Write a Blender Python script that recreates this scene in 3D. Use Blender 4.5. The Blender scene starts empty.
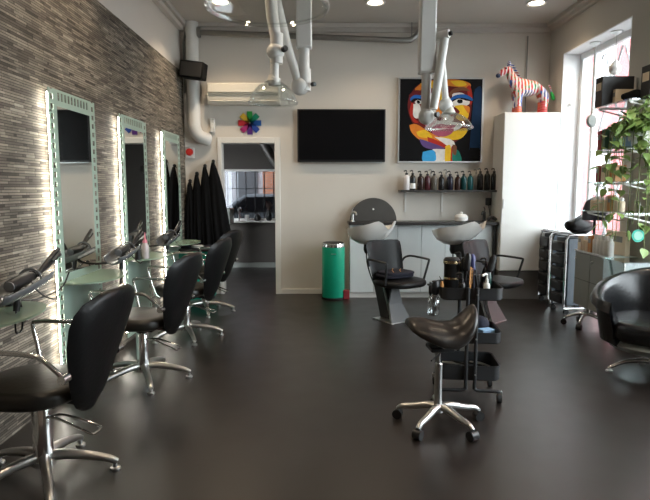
import bpy, bmesh, math, random
from mathutils import Vector, Matrix
PI = math.pi
random.seed(7)
S = bpy.context.scene
COL = S.collection
def R(d): return math.radians(d)

# ------------------------------------------------------------------ materials
def new_mat(name):
    m = bpy.data.materials.new(name); m.use_nodes = True
    nt = m.node_tree
    return m, nt, nt.nodes['Principled BSDF']
def pmat(name, col, rough=.5, metal=0., spec=.5, var=.12, scale=12., bump=0., coat=0., trans=0., alpha=1., emis=None, estr=0., sheen=0., ior=1.45):
    m, nt, b = new_mat(name)
    N = nt.nodes; L = nt.links
    tc = N.new('ShaderNodeTexCoord'); nz = N.new('ShaderNodeTexNoise')
    nz.inputs['Scale'].default_value = scale; nz.inputs['Detail'].default_value = 4
    L.new(tc.outputs['Object'], nz.inputs['Vector'])
    mx = N.new('ShaderNodeMix'); mx.data_type = 'RGBA'
    mx.inputs[6].default_value = (*[c*(1-var) for c in col], 1)
    mx.inputs[7].default_value = (*[min(1, c*(1+var)) for c in col], 1)
    L.new(nz.outputs['Fac'], mx.inputs[0]); L.new(mx.outputs[2], b.inputs['Base Color'])
    b.inputs['Roughness'].default_value = rough; b.inputs['Metallic'].default_value = metal
    b.inputs['Specular IOR Level'].default_value = spec
    b.inputs['Coat Weight'].default_value = coat; b.inputs['Coat Roughness'].default_value = .1
    b.inputs['Transmission Weight'].default_value = trans; b.inputs['IOR'].default_value = ior
    b.inputs['Alpha'].default_value = alpha
    if sheen: b.inputs['Sheen Weight'].default_value = sheen
    if emis:
        b.inputs['Emission Color'].default_value = (*emis, 1); b.inputs['Emission Strength'].default_value = estr
    if bump:
        bp = N.new('ShaderNodeBump'); bp.inputs['Strength'].default_value = bump; bp.inputs['Distance'].default_value = .01
        n2 = N.new('ShaderNodeTexNoise'); n2.inputs['Scale'].default_value = scale*6
        L.new(tc.outputs['Object'], n2.inputs['Vector'])
        L.new(n2.outputs['Fac'], bp.inputs['Height']); L.new(bp.outputs['Normal'], b.inputs['Normal'])
    return m
def clear_mat(name, tint=(1, 1, 1), gloss=.08, rough=.02, edge=.5):
    m = bpy.data.materials.new(name); m.use_nodes = True; nt = m.node_tree; N = nt.nodes; L = nt.links
    N.remove(N['Principled BSDF']); out = N['Material Output']
    t = N.new('ShaderNodeBsdfTransparent'); t.inputs[0].default_value = (*tint, 1)
    g = N.new('ShaderNodeBsdfGlossy'); g.inputs['Roughness'].default_value = rough; g.inputs['Color'].default_value = (.95, .97, 1, 1)
    lw = N.new('ShaderNodeLayerWeight'); lw.inputs['Blend'].default_value = .25
    mr = N.new('ShaderNodeMapRange'); mr.inputs['To Min'].default_value = gloss; mr.inputs['To Max'].default_value = edge
    L.new(lw.outputs['Facing'], mr.inputs['Value'])
    mx = N.new('ShaderNodeMixShader'); L.new(mr.outputs[0], mx.inputs[0]); L.new(t.outputs[0], mx.inputs[1]); L.new(g.outputs[0], mx.inputs[2])
    L.new(mx.outputs[0], out.inputs['Surface'])
    return m

def stone_mat():
    m, nt, b = new_mat('stacked_stone'); N = nt.nodes; L = nt.links
    geo = N.new('ShaderNodeNewGeometry'); sp = N.new('ShaderNodeSeparateXYZ'); L.new(geo.outputs['Position'], sp.inputs[0])
    cb = N.new('ShaderNodeCombineXYZ'); L.new(sp.outputs['Y'], cb.inputs['X']); L.new(sp.outputs['Z'], cb.inputs['Y'])
    def brick(w, h, off, c1, c2, mort, ms, sh=(0, 0, 0)):
        mp = N.new('ShaderNodeMapping'); mp.inputs['Location'].default_value = sh; L.new(cb.outputs[0], mp.inputs[0])
        k = N.new('ShaderNodeTexBrick'); k.offset = off; k.offset_frequency = 2; k.squash = .62; k.squash_frequency = 3
        k.inputs['Color1'].default_value = (*c1, 1); k.inputs['Color2'].default_value = (*c2, 1); k.inputs['Mortar'].default_value = (*mort, 1)
        k.inputs['Scale'].default_value = 1; k.inputs['Mortar Size'].default_value = ms; k.inputs['Mortar Smooth'].default_value = .2
        k.inputs['Brick Width'].default_value = w; k.inputs['Row Height'].default_value = h; k.inputs['Bias'].default_value = -.1
        L.new(mp.outputs[0], k.inputs['Vector']); return k
    A = brick(.19, .0165, .37, (.045, .037, .029), (.44, .385, .31), (.03, .025, .02), .0018)
    B = brick(.23, .0165, .61, (.08, .068, .055), (.36, .315, .25), (.03, .025, .02), .0018, (.45, 0, 0))
    C = brick(.16, .0165, .43, (0, 0, 0), (1, 1, 1), (0, 0, 0), .0, (3.1, 0, 0))
    rmp = N.new('ShaderNodeValToRGB'); rmp.color_ramp.elements[0].position = .83; rmp.color_ramp.elements[1].position = .94
    L.new(C.outputs['Color'], rmp.inputs[0])
    mx = N.new('ShaderNodeMix'); mx.data_type = 'RGBA'; mx.inputs[0].default_value = .45
    L.new(A.outputs['Color'], mx.inputs[6]); L.new(B.outputs['Color'], mx.inputs[7])
    m2 = N.new('ShaderNodeMix'); m2.data_type = 'RGBA'; L.new(rmp.outputs[0], m2.inputs[0]); L.new(mx.outputs[2], m2.inputs[6])
    m2.inputs[7].default_value = (.52, .47, .39, 1)
    nz = N.new('ShaderNodeTexNoise'); nz.inputs['Scale'].default_value = 3.2; nz.inputs['Detail'].default_value = 6
    L.new(cb.outputs[0], nz.inputs['Vector'])
    mr = N.new('ShaderNodeMapRange'); mr.inputs['From Min'].default_value = .3; mr.inputs['From Max'].default_value = .7
    mr.inputs['To Min'].default_value = .55; mr.inputs['To Max'].default_value = 1.1; L.new(nz.outputs['Fac'], mr.inputs['Value'])
    vm = N.new('ShaderNodeVectorMath'); vm.operation = 'SCALE'; L.new(m2.outputs[2], vm.inputs[0]); L.new(mr.outputs[0], vm.inputs['Scale'])
    L.new(vm.outputs[0], b.inputs['Base Color']); b.inputs['Roughness'].default_value = .75
    b.inputs['Specular IOR Level'].default_value = .35
    bp = N.new('ShaderNodeBump'); bp.inputs['Strength'].default_value = .8; bp.inputs['Distance'].default_value = .012
    L.new(m2.outputs[2], bp.inputs['Height']); L.new(bp.outputs['Normal'], b.inputs['Normal'])
    return m
def floor_mat():
    m, nt, b = new_mat('dark_vinyl_floor'); N = nt.nodes; L = nt.links
    geo = N.new('ShaderNodeNewGeometry')
    n1 = N.new('ShaderNodeTexNoise'); n1.inputs['Scale'].default_value = 1.3; n1.inputs['Detail'].default_value = 8; L.new(geo.outputs['Position'], n1.inputs[0])
    cr = N.new('ShaderNodeValToRGB'); cr.color_ramp.elements[0].position = .3; cr.color_ramp.elements[1].position = .75
    cr.color_ramp.elements[0].color = (.0115, .0082, .0066, 1); cr.color_ramp.elements[1].color = (.0175, .0132, .011, 1)
    L.new(n1.outputs['Fac'], cr.inputs[0]); L.new(cr.outputs[0], b.inputs['Base Color'])
    n2 = N.new('ShaderNodeTexNoise'); n2.inputs['Scale'].default_value = 5; n2.inputs['Detail'].default_value = 6; L.new(geo.outputs['Position'], n2.inputs[0])
    mr = N.new('ShaderNodeMapRange'); mr.inputs['To Min'].default_value = .30; mr.inputs['To Max'].default_value = .40; L.new(n2.outputs['Fac'], mr.inputs['Value'])
    L.new(mr.outputs[0], b.inputs['Roughness'])
    b.inputs['Specular IOR Level'].default_value = .72
    n3 = N.new('ShaderNodeTexNoise'); n3.inputs['Scale'].default_value = 9; L.new(geo.outputs['Position'], n3.inputs[0])
    bp = N.new('ShaderNodeBump'); bp.inputs['Strength'].default_value = .02; bp.inputs['Distance'].default_value = .01
    L.new(n3.outputs['Fac'], bp.inputs['Height'])
    return m
def brick_mat(name, c1, c2, mort, w, h, axis='X'):
    m, nt, b = new_mat(name); N = nt.nodes; L = nt.links
    geo = N.new('ShaderNodeNewGeometry'); sp = N.new('ShaderNodeSeparateXYZ'); L.new(geo.outputs['Position'], sp.inputs[0])
    cb = N.new('ShaderNodeCombineXYZ'); L.new(sp.outputs[axis], cb.inputs['X']); L.new(sp.outputs['Z'], cb.inputs['Y'])
    k = N.new('ShaderNodeTexBrick'); k.inputs['Color1'].default_value = (*c1, 1); k.inputs['Color2'].default_value = (*c2, 1); k.inputs['Mortar'].default_value = (*mort, 1)
    k.inputs['Scale'].default_value = 1; k.inputs['Brick Width'].default_value = w; k.inputs['Row Height'].default_value = h; k.inputs['Mortar Size'].default_value = .008
    L.new(cb.outputs[0], k.inputs['Vector']); L.new(k.outputs['Color'], b.inputs['Base Color']); b.inputs['Roughness'].default_value = .9
    return m
def zebra_mat(name, axis, freq, cols, white=(.8, .74, .74)):
    m, nt, b = new_mat(name); N = nt.nodes; L = nt.links
    tc = N.new('ShaderNodeTexCoord'); mp = N.new('ShaderNodeMapping'); L.new(tc.outputs['Object'], mp.inputs[0])
    w = N.new('ShaderNodeTexWave'); w.wave_type = 'BANDS'; w.bands_direction = axis; w.inputs['Scale'].default_value = freq
    w.inputs['Distortion'].default_value = 1.6; w.inputs['Detail Scale'].default_value = 3
    L.new(mp.outputs[0], w.inputs['Vector'])
    cr = N.new('ShaderNodeValToRGB'); cr.color_ramp.interpolation = 'CONSTANT'; cr.color_ramp.elements[1].position = .5
    L.new(w.outputs['Fac'], cr.inputs[0])
    nz = N.new('ShaderNodeTexNoise'); nz.inputs['Scale'].default_value = 5.5; nz.inputs['Detail'].default_value = 1; L.new(tc.outputs['Object'], nz.inputs['Vector'])
    c2 = N.new('ShaderNodeValToRGB'); c2.color_ramp.interpolation = 'CONSTANT'
    n = len(cols); lo, hi = .36, .62
    c2.color_ramp.elements[0].color = (*cols[0], 1); c2.color_ramp.elements[1].position = lo; c2.color_ramp.elements[1].color = (*cols[1 % n], 1)
    for i in range(2, n):
        e = c2.color_ramp.elements.new(lo+(hi-lo)*(i-1)/(n-1)); e.color = (*cols[i], 1)
    L.new(nz.outputs['Fac'], c2.inputs[0])
    mx = N.new('ShaderNodeMix'); mx.data_type = 'RGBA'; L.new(cr.outputs[0], mx.inputs[0]); mx.inputs[6].default_value = (*white, 1); L.new(c2.outputs[0], mx.inputs[7])
    L.new(mx.outputs[2], b.inputs['Base Color']); b.inputs['Roughness'].default_value = .35
    return m

M = {}
M['stone'] = stone_mat(); M['floor'] = floor_mat()
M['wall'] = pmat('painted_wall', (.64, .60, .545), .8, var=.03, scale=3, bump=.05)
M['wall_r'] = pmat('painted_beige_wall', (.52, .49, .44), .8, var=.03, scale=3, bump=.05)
M['ceil'] = pmat('ceiling_paint', (.56, .525, .48), .85, var=.03, scale=2)
M['trim'] = pmat('white_gloss_trim', (.74, .72, .68), .4, var=.02)
M['reveal'] = pmat('white_reveal', (.85, .86, .87), .6, var=.02)
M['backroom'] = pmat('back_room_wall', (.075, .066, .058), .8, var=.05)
M['leather'] = pmat('black_leather', (.005, .005, .0053), .40, spec=.3, var=.2, scale=8, bump=.12)
M['glossleather'] = pmat('glossy_black_leather', (.007, .007, .008), .27, spec=.75, var=.2, scale=8, bump=.1)
M['seatleather'] = pmat('black_seat_leather', (.016, .0145, .012), .36, spec=.45, var=.2, scale=6, bump=.1)
M['brownleather'] = pmat('worn_black_leather', (.014, .011, .0095), .30, spec=.5, var=.25, scale=6, bump=.1)
M['chrome'] = pmat('chrome', (.72, .72, .71), .16, 1, var=.03)
M['alu'] = pmat('brushed_aluminium', (.55, .55, .54), .33, 1, var=.06, scale=30)
M['darksteel'] = pmat('dark_polished_steel', (.16, .16, .165), .3, 0, var=.05)
M['steel'] = pmat('galvanised_steel', (.34, .335, .32), .42, 1, var=.12, scale=14)
M['blackplastic'] = pmat('black_plastic', (.013, .013, .014), .4, var=.1)
M['dullblack'] = pmat('dull_black', (.006, .006, .006), .75, spec=.2)
M['blackmetal'] = pmat('black_powder_coat', (.022, .023, .025), .45, var=.1)
M['rubber'] = pmat('rubber', (.016, .016, .016), .7)
M['greyplastic'] = pmat('grey_plastic', (.13, .14, .15), .25, var=.1)
M['white'] = pmat('white_lacquer', (.80, .79, .76), .35, var=.02)
M['cream'] = pmat('cream_plastic', (.68, .65, .57), .4, var=.03)
M['arm'] = pmat('white_arm_plastic', (.70, .69, .66), .35, var=.03)
M['green'] = pmat('green_enamel', (.005, .40, .24), .3, var=.05, coat=.3)
M['teal'] = pmat('teal_lacquer', (.01, .36, .25), .35, var=.05)
M['tealglass'] = pmat('frosted_teal_glass', (.42, .55, .47), .35, var=.06, scale=4)
M['tealglass'].node_tree.nodes['Principled BSDF'].inputs['Transmission Weight'].default_value = .25
M['shelfglass'] = pmat('frosted_shelf_glass', (.33, .45, .34), .22, var=.05, scale=5, alpha=.8)
M['mirror'] = pmat('mirror_silver', (.80, .82, .80), .015, 1, var=0)
M['led'] = pmat('led_strip', (1, 1, 1), .5, emis=(1, .93, .82), estr=50)
M['lamp'] = pmat('lamp_diffuser', (1, 1, 1), .5, emis=(1, .86, .68), estr=14)
M['clear'] = clear_mat('clear_plastic', (.97, .98, .97), .07, .03, .5)
M['pane'] = clear_mat('window_glass', (.97, .99, .98), .03, .01, .3)
M['cloudy'] = clear_mat('cloudy_clear_plastic', (.72, .74, .74), .25, .15, .7)
M['dimpane'] = clear_mat('daylight_dimming_glass', (.42, .43, .44), .03, .02, .3)  # grey put into the pane colour to dim the daylight outside the back room
M['shelfclear'] = clear_mat('clear_shelf_glass', (.80, .90, .86), .18, .03, .8)
M['countertop'] = pmat('dark_countertop', (.03, .028, .027), .35, var=.1)
M['frontpanel'] = pmat('pale_cabinet_front', (.66, .70, .71), .22, var=.03)
M['disc'] = pmat('grey_disc', (.09, .085, .08), .45, .5, var=.12, scale=5)
M['ceramic'] = pmat('grey_white_ceramic', (.86, .845, .81), .12, var=.03, coat=.5)
M['plinth'] = pmat('grey_plinth', (.17, .165, .16), .5, var=.06)
M['screen'] = pmat('tv_screen', (.006, .006, .007), .25, spec=.1, var=0)
M['capefab'] = pmat('black_cape_fabric', (.004, .004, .0045), .85, spec=.15, var=.2)
M['towel'] = pmat('navy_towel', (.012, .013, .024), .9, var=.3, scale=40, bump=.4)
M['orange'] = pmat('orange_plastic', (.55, .25, .07), .4)
M['gold'] = pmat('gold_band', (.65, .5, .3), .25, 1)
M['red'] = pmat('red_plastic', (.5, .02, .015), .4)
M['pink'] = pmat('pink_plastic', (.75, .25, .32), .4)
M['leaf'] = pmat('pothos_leaf', (.16, .24, .06), .4, var=.45, scale=9)
M['stem'] = pmat('plant_stem', (.14, .16, .05), .6)
M['cabgrey'] = pmat('grey_laminate', (.22, .23, .21), .35, var=.04)
M['cabside'] = pmat('dark_slate_panel', (.07, .085, .10), .35, var=.06)
M['beige'] = pmat('beige_carton', (.80, .66, .48), .5, var=.06)
M['darkred'] = pmat('dark_red_carton', (.28, .03, .04), .5)
M['dkgreen'] = pmat('dark_green_carton', (.05, .12, .08), .5)
M['blue'] = pmat('pale_blue_carton', (.25, .42, .62), .5)
M['dkbox'] = pmat('black_carton', (.015, .013, .013), .35)
M['redwall'] = pmat('red_rendered_facade', (.38, .12, .125), .9, var=.04)
M['brick'] = brick_mat('orange_brick_facade', (.55, .20, .10), (.42, .15, .08), (.4, .33, .28), .24, .08)
M['asphalt'] = pmat('street_asphalt', (.22, .22, .22), .9)
M['iron'] = pmat('dark_iron_bar', (.02, .02, .02), .5)
M['carpaint'] = pmat('grey_car_paint', (.10, .11, .12), .3, .3)
M['lattice'] = pmat('grey_lattice_bar', (.40, .41, .42), .5)

# ------------------------------------------------------------------ mesh builder
class MB:
    def __init__(s): s.bm = bmesh.new(); s.mi = 0; s.mats = []
    def mat(s, m):
        if m not in s.mats: s.mats.append(m)
        s.mi = s.mats.index(m); return s
    def _f(s, vs):
        try:
            f = s.bm.faces.new(vs); f.material_index = s.mi; return f
        except ValueError: return None
    def box(s, c, d, rot=None):
        hx, hy, hz = d[0]/2, d[1]/2, d[2]/2
        P = [Vector((x, y, z)) for z in (-hz, hz) for x, y in ((-hx, -hy), (hx, -hy), (hx, hy), (-hx, hy))]
        if rot is not None: P = [rot @ p for p in P]
        v = [s.bm.verts.new(p+Vector(c)) for p in P]
        for q in ((0, 3, 2, 1), (4, 5, 6, 7), (0, 1, 5, 4), (1, 2, 6, 5), (2, 3, 7, 6), (3, 0, 4, 7)): s._f([v[i] for i in q])
        return s
    def b2(s, x0, x1, y0, y1, z0, z1): return s.box(((x0+x1)/2, (y0+y1)/2, (z0+z1)/2), (abs(x1-x0), abs(y1-y0), abs(z1-z0)))
    def loft(s, rings, cap=True, closed=True):
        V = [[s.bm.verts.new(p) for p in r] for r in rings]
        n = len(V[0])
        for a, b in zip(V[:-1], V[1:]):
            for i in range(n if closed else n-1):
                j = (i+1) % n; s._f([a[i], a[j], b[j], b[i]])
        if cap: s._f(list(reversed(V[0]))); s._f(V[-1])
        return s
    def tube(s, pts, r, n=10, cap=True, smooth=0):
        P = [Vector(p) for p in pts]
        if smooth: P, r = curve(P, smooth, r)
        k = len(P); rr = r if isinstance(r, (list, tuple)) else [r]*k
        rings = []; up = None
        for i, p in enumerate(P):
            t = (P[min(i+1, k-1)]-P[max(i-1, 0)]).normalized()
            if up is None:
                up = Vector((0, 0, 1)) if abs(t.z) < .9 else Vector((1, 0, 0))
            a = (up-t*up.dot(t)).normalized(); b = t.cross(a); up = a
            rings.append([p+(a*math.cos(2*PI*q/n)+b*math.sin(2*PI*q/n))*rr[i] for q in range(n)])
        return s.loft(rings, cap)
    def cyl(s, p0, p1, r0, r1=None, n=20): return s.tube([p0, p1], [r0, r0 if r1 is None else r1], n)
    def lathe(s, prof, c=(0, 0, 0), n=28, cap=True, sx=1, sy=1, rot=None):
        rings = []
        for r, z in prof:
            ring = [Vector((r*sx*math.cos(2*PI*i/n), r*sy*math.sin(2*PI*i/n), z)) for i in range(n)]
            if rot is not None: ring = [rot @ p for p in ring]
            rings.append([p+Vector(c) for p in ring])
        return s.loft(rings, cap)
    def prism(s, poly, h0, h1, axes='xy'):
        def mk(p, h):
            return {'xy': (p[0], p[1], h), 'xz': (p[0], h, p[1]), 'yz': (h, p[0], p[1])}[axes]
        return s.loft([[Vector(mk(p, h0)) for p in poly], [Vector(mk(p, h1)) for p in poly]])
    def cushion(s, c, rx, ry, z0, z1, e=3., n=36, dome=.0, k=5, rr=.03):
        def ring(sc, z): 
            out = []
            for i in range(n):
                a = 2*PI*i/n; ca, sa = math.cos(a), math.sin(a)
                out.append(Vector((c[0]+(rx-sc)*math.copysign(abs(ca)**(2/e), ca), c[1]+(ry-sc)*math.copysign(abs(sa)**(2/e), sa), z)))
            return out
        rings = []
        for i in range(k+1):
            a = PI/2*i/k; rings.append(ring(rr*(1-math.sin(a)), z0+rr*(1-math.cos(a))))
        for i in range(k+1):
            a = PI/2*i/k; rings.append(ring(rr*(1-math.cos(a)), z1-rr*(1-math.sin(a))))
        for q in (.25, .5, .75, .93):
            rings.append(ring(rr+(min(rx, ry)-rr)*q, z1+dome*math.sin(q*PI/2)))
        return s.loft(rings)
    def sphere(s, c, r, n=16, m=10, sz=1):
        return s.lathe([(max(1e-4, r*math.sin(PI*i/m)), -r*sz*math.cos(PI*i/m)) for i in range(m+1)], c, n)
    def build(s, name, mat=None, parent=None, bevel=0, seg=2, smooth=True, label=None, loc=None, rz=0, sub=0, solid=0, ang=38):
        bmesh.ops.remove_doubles(s.bm, verts=s.bm.verts, dist=1e-6) if not bevel else None
        bmesh.ops.recalc_face_normals(s.bm, faces=s.bm.faces)
        me = bpy.data.meshes.new(name); s.bm.to_mesh(me); s.bm.free()
        if s.mats:
            for q in s.mats: me.materials.append(q)
        else: me.materials.append(mat)
        if smooth:
            me.polygons.foreach_set('use_smooth', [True]*len(me.polygons)); me.set_sharp_from_angle(angle=R(ang))
        o = bpy.data.objects.new(name, me); COL.objects.link(o)
        if parent is not None: o.parent = parent
        if loc is not None: o.location = loc
        o.rotation_euler.z = rz
        if solid: q = o.modifiers.new('t', 'SOLIDIFY'); q.thickness = solid; q.offset = 0
        if bevel: q = o.modifiers.new('b', 'BEVEL'); q.width = bevel; q.segments = seg; q.limit_method = 'ANGLE'; q.harden_normals = False
        if sub: q = o.modifiers.new('s', 'SUBSURF'); q.levels = sub; q.render_levels = sub
        if label: o['label'] = label
        return o
def curve(P, n, r=None):
    out = []; ro = []; k = len(P)
    for i in range(k-1):
        p0, p1, p2, p3 = P[max(i-1, 0)], P[i], P[i+1], P[min(i+2, k-1)]
        for j in range(n):
            t = j/n
            out.append(.5*((2*p1)+(p2-p0)*t+(2*p0-5*p1+4*p2-p3)*t*t+(3*p1-p0-3*p2+p3)*t**3))
            if isinstance(r, (list, tuple)): ro.append(r[i]*(1-t)+r[i+1]*t)
    out.append(P[-1])
    if isinstance(r, (list, tuple)): ro.append(r[-1]); return out, ro
    return out, r
def tag(o, label, cat, group=None, kind=None):
    o['label'] = label; o['category'] = cat
    if group: o['group'] = group
    if kind: o['kind'] = kind
    return o
def thing(name, label, cat, loc=(0, 0, 0), rz=0, group=None):
    o = bpy.data.objects.new(name, None); COL.objects.link(o); o.empty_display_size = .1
    o.location = loc; o.rotation_euler.z = rz
    return tag(o, label, cat, group)
def struct(mb, name, mat=None, **k):
    o = mb.build(name, mat, smooth=False, **k); o['kind'] = 'structure'; return o
def kids(o): return [c for c in bpy.data.objects if c.parent == o]
def dup(root, loc, rz, label, group=None):
    r = root.copy(); COL.objects.link(r); r.location = loc; r.rotation_euler.z = rz; r['label'] = label
    if group: r['group'] = group
    for ch in kids(root):
        if ch == r: continue
        c = ch.copy(); COL.objects.link(c); c.parent = r
        for g in kids(ch):
            d = g.copy(); COL.objects.link(d); d.parent = c
    return r

# ------------------------------------------------------------------ room
XL, XR, YB, YF, ZC = -1.82, 3.05, 7.5, -2.2, 3.58
struct(MB().b2(-3.2, 3.75, YF-.2, 10.3, -.12, 0), 'floor', M['floor'])
struct(MB().b2(XL-.2, XR+.4, YF-.2, YB+.15, ZC, ZC+.12), 'ceiling', M['ceil'])
# left wall: painted block with a stone facing that stops below the ceiling
struct(MB().b2(XL-.2, XL-.012, YF-.2, YB, 0, ZC), 'wall_left', M['wall'])
struct(MB().b2(XL-.012, XL+.012, YF, YB-.02, 0, 2.965), 'wall_left_stone', M['stone'])
# back wall with doorway
w = MB(); w.b2(XL-.2, -1.33, YB, YB+.15, 0, ZC); w.b2(-.60, XR+.3, YB, YB+.15, 0, ZC); w.b2(-1.33, -.60, YB, YB+.15, 2.055, ZC)
struct(w, 'wall_back', M['wall'])
d = MB(); d.b2(-1.375, -1.32, YB-.02, YB+.16, 0, 2.13); d.b2(-.61, -.535, YB-.02, YB+.16, 0, 2.13); d.b2(-1.32, -.61, YB-.02, YB+.16, 2.05, 2.13)
struct(d, 'door_1', M['trim'], bevel=.006)
# right wall with bay window (far) and an unseen second window added for daylight
W1 = (5.55, 7.08, 3.12); W2 = (1.4, 4.75, 3.12)
w = MB()
w.b2(XR, XR+.3, W1[1], YB, 0, ZC); w.b2(XR, XR+.3, W2[1], W1[0], 0, ZC); w.b2(XR, XR+.3, YF-.2, W2[0], 0, ZC)
w.b2(XR, XR+.3, W1[0], W1[1], W1[2], ZC); w.b2(XR, XR+.3, W2[0], W2[1], W2[2], ZC)
w.b2(XR, XR+.3, W2[0], W2[1], 0, .5)
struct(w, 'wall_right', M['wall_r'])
# white plaster lining of the bay
w = MB(); w.b2(XR-.002, XR+.3, W1[1]-.012, W1[1]+.0, 0, W1[2]); w.b2(XR-.002, XR+.3, W1[0], W1[0]+.012, 0, W1[2]); w.b2(XR-.002, XR+.3, W1[0]+.012, W1[1]-.012, W1[2]-.012, W1[2])
struct(w, 'trim_1', M['reveal'])
# front wall behind the camera
w = MB(); w.b2(XL, XR, YF-.2, YF, 0, ZC)
struct(w, 'wall_front', M['wall'])

def window(name, x, y0, y1, z0, z1, mull, lattice=None, fw=.07):
    fr = MB(); fr.b2(x-.03, x+.03, y0, y0+fw, z0, z1); fr.b2(x-.03, x+.03, y1-fw, y1, z0, z1)
    fr.b2(x-.03, x+.03, y0+fw, y1-fw, z0, z0+fw); fr.b2(x-.03, x+.03, y0+fw, y1-fw, z1-fw, z1)
    for my in mull: fr.b2(x-.025, x+.025, my-.03, my+.03, z0+fw, z1-fw)
    o = struct(fr, name, M['reveal'], bevel=.004)
    p = MB().b2(x-.003, x+.003, y0+fw, y1-fw, z0+fw, z1-fw).build('window_pane', M['pane'], o, smooth=False)
    return o
w1 = window('window_1', XR+.24, W1[0]+.012, W1[1]-.012, 0.02, W1[2]-.012, [6.72])
window('window_2_added', XR+.2, W2[0], W2[1], .5, W2[2], [2.5, 3.65])
# diagonal security lattice outside the bay window
la = MB(); xl = XR+.30
y0, y1, z0, z1 = W1[0]+.05, 6.69, .1, 3.02
step = .42
for sgn in (1, -1):
    for k in range(-14, 16):
        pts = []
        c = y0+k*step
        # line y = c + sgn*(z-z0)*.5
        za, zb = z0, z1
        ya, yb = c, c+sgn*(z1-z0)*.5
        lo, hi = 0., 1.
        dy = yb-ya
        for lim, side in ((y0, 1), (y1, -1)):
            t = (lim-ya)/dy
            if side*dy > 0: lo = max(lo, t)
            else: hi = min(hi, t)
        if hi-lo > .02:
            la.tube([(xl+sgn*.008, ya+dy*lo, z0+(z1-z0)*lo), (xl+sgn*.008, ya+dy*hi, z0+(z1-z0)*hi)], .013, 6)
la.build('security_lattice', M['lattice'], w1)
# cornice, baseboard
c = MB()
for i, (a, b) in enumerate(((.10, .05), (.055, .10))):
    c.b2(XL, XR, YB-a, YB, ZC-b, ZC)
struct(c, 'trim_2', M['ceil'], bevel=.008)
c = MB()
for a, b in ((.10, .05), (.055, .10)): c.b2(XR-a, XR, YF, YB-.1, ZC-b, ZC)
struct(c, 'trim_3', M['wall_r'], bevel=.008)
c = MB()
for a, b in ((.10, .05), (.055, .10)): c.b2(XL-.012, XL+a, YF, YB-.1, ZC-b, ZC)
struct(c, 'trim_4', M['ceil'], bevel=.008)
struct(MB().b2(-.535, .36, YB-.014, YB, 0, .07), 'baseboard_back', M['trim'], bevel=.004)
# flat conduit strip on the back wall above the tall cabinet
struct(MB().b2(2.72, 2.755, YB-.02, YB, 2.42, 3.44), 'trim_5', M['wall'], bevel=.003)
struct(MB().b2(2.73, 2.745, YB-.026, YB-.02, 2.44, 3.44), 'trim_6', M['cabgrey'])

# ------------------------------------------------------------------ back room seen through the doorway
YR = 10.1
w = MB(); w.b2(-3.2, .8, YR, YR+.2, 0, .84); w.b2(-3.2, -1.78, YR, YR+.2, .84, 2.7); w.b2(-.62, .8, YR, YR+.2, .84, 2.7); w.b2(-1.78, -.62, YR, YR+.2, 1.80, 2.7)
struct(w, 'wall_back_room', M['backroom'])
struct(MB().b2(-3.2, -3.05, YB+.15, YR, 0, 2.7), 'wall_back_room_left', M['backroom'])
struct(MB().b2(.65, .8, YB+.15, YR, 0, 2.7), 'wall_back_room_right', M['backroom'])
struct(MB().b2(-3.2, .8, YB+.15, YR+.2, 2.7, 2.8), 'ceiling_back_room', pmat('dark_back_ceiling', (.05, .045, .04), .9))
fr = MB()
for a, b in ((-1.78, -1.74), (-.66, -.62)): fr.b2(a, b, YR+.06, YR+.12, .86, 1.80)
for z in (.86, 1.76): fr.b2(-1.74, -.66, YR+.06, YR+.12, z, z+.04)
o = struct(fr, 'window_3', M['trim'])
MB().b2(-1.74, -.66, YR+.085, YR+.09, .9, 1.76).build('window_pane', M['dimpane'], o, smooth=False)
bars = MB()
for k in range(7): bars.cyl((-1.72+.01+k*.17, YR+.16, .86), (-1.72+.01+k*.17, YR+.16, 1.80), .009, n=8)
for z in (1.0, 1.45): bars.cyl((-1.77, YR+.17, z), (-.63, YR+.17, z), .007, n=8)
bars.build('security_bars', M['iron'], o)
struct(MB().b2(-1.82, -.58, YR-.14, YR+.02, .835, .862), 'trim_7', M['trim'], bevel=.004)
struct(MB().b2(-3.05, .65, YR-.015, YR, 0, .09), 'baseboard_back_room', M['cabgrey'])
def lathe_thing(name, label, cat, prof, mat, loc, group=None, **k):
    o = MB().lathe(prof, **k).build(name, mat, loc=loc); return tag(o, label, cat, group)
# things on the sill of the back room
t = thing('vase', 'dark vase of dried twigs on the back room window sill', 'vase', (-.93, YR-.06, .862))
MB().lathe([(.03, 0), (.055, .03), (.06, .10), (.035, .17), (.045, .20)]).build('vessel', M['blackplastic'], t)
q = MB()
for i in range(26):
    a = random.uniform(0, 2*PI); r = random.uniform(.02, .09)
    q.tube([(0, 0, .17), (r*.4*math.cos(a), r*.4*math.sin(a), .24), (r*math.cos(a), r*math.sin(a)*.5, random.uniform(.28, .36))], .006, 5)
q.build('twigs', pmat('dried_twig', (.05, .03, .025), .8), t)
lathe_thing('jar', 'small dark round jar in the middle of the back room sill', 'jar', [(.03, 0), (.06, .02), (.065, .07), (.04, .11), (.02, .13)], M['blackplastic'], (-1.14, YR-.06, .862))
lathe_thing('cup', 'small white cup at the left of the back room sill', 'cup', [(.025, 0), (.035, .01), (.042, .11), (.036, .112), (.03, .02)], M['white'], (-1.33, YR-.07, .862))
o = MB().tube([(0, 0, 0), (0, 0, .1), (.0, -.02, .2), (.02, -.06, .24), (.05, -.1, .22)], .016, 8, smooth=4).build('tap', M['chrome'], loc=(-1.47, YR-.09, .862)); tag(o, 'dark curved tap standing on the back room sill', 'tap')
t = thing('wall_heater', 'dark box fixed at the left edge of the doorway opening in the back room', 'heater', (-1.6, 9.3, 0))
MB().b2(-.1, .12, -.2, .2, .86, 1.12).build('housing', M['cabgrey'], t, bevel=.02)
MB().b2(-.1, -.06, -.2, .2, 0, .86).build('bracket', M['blackmetal'], t)
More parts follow.
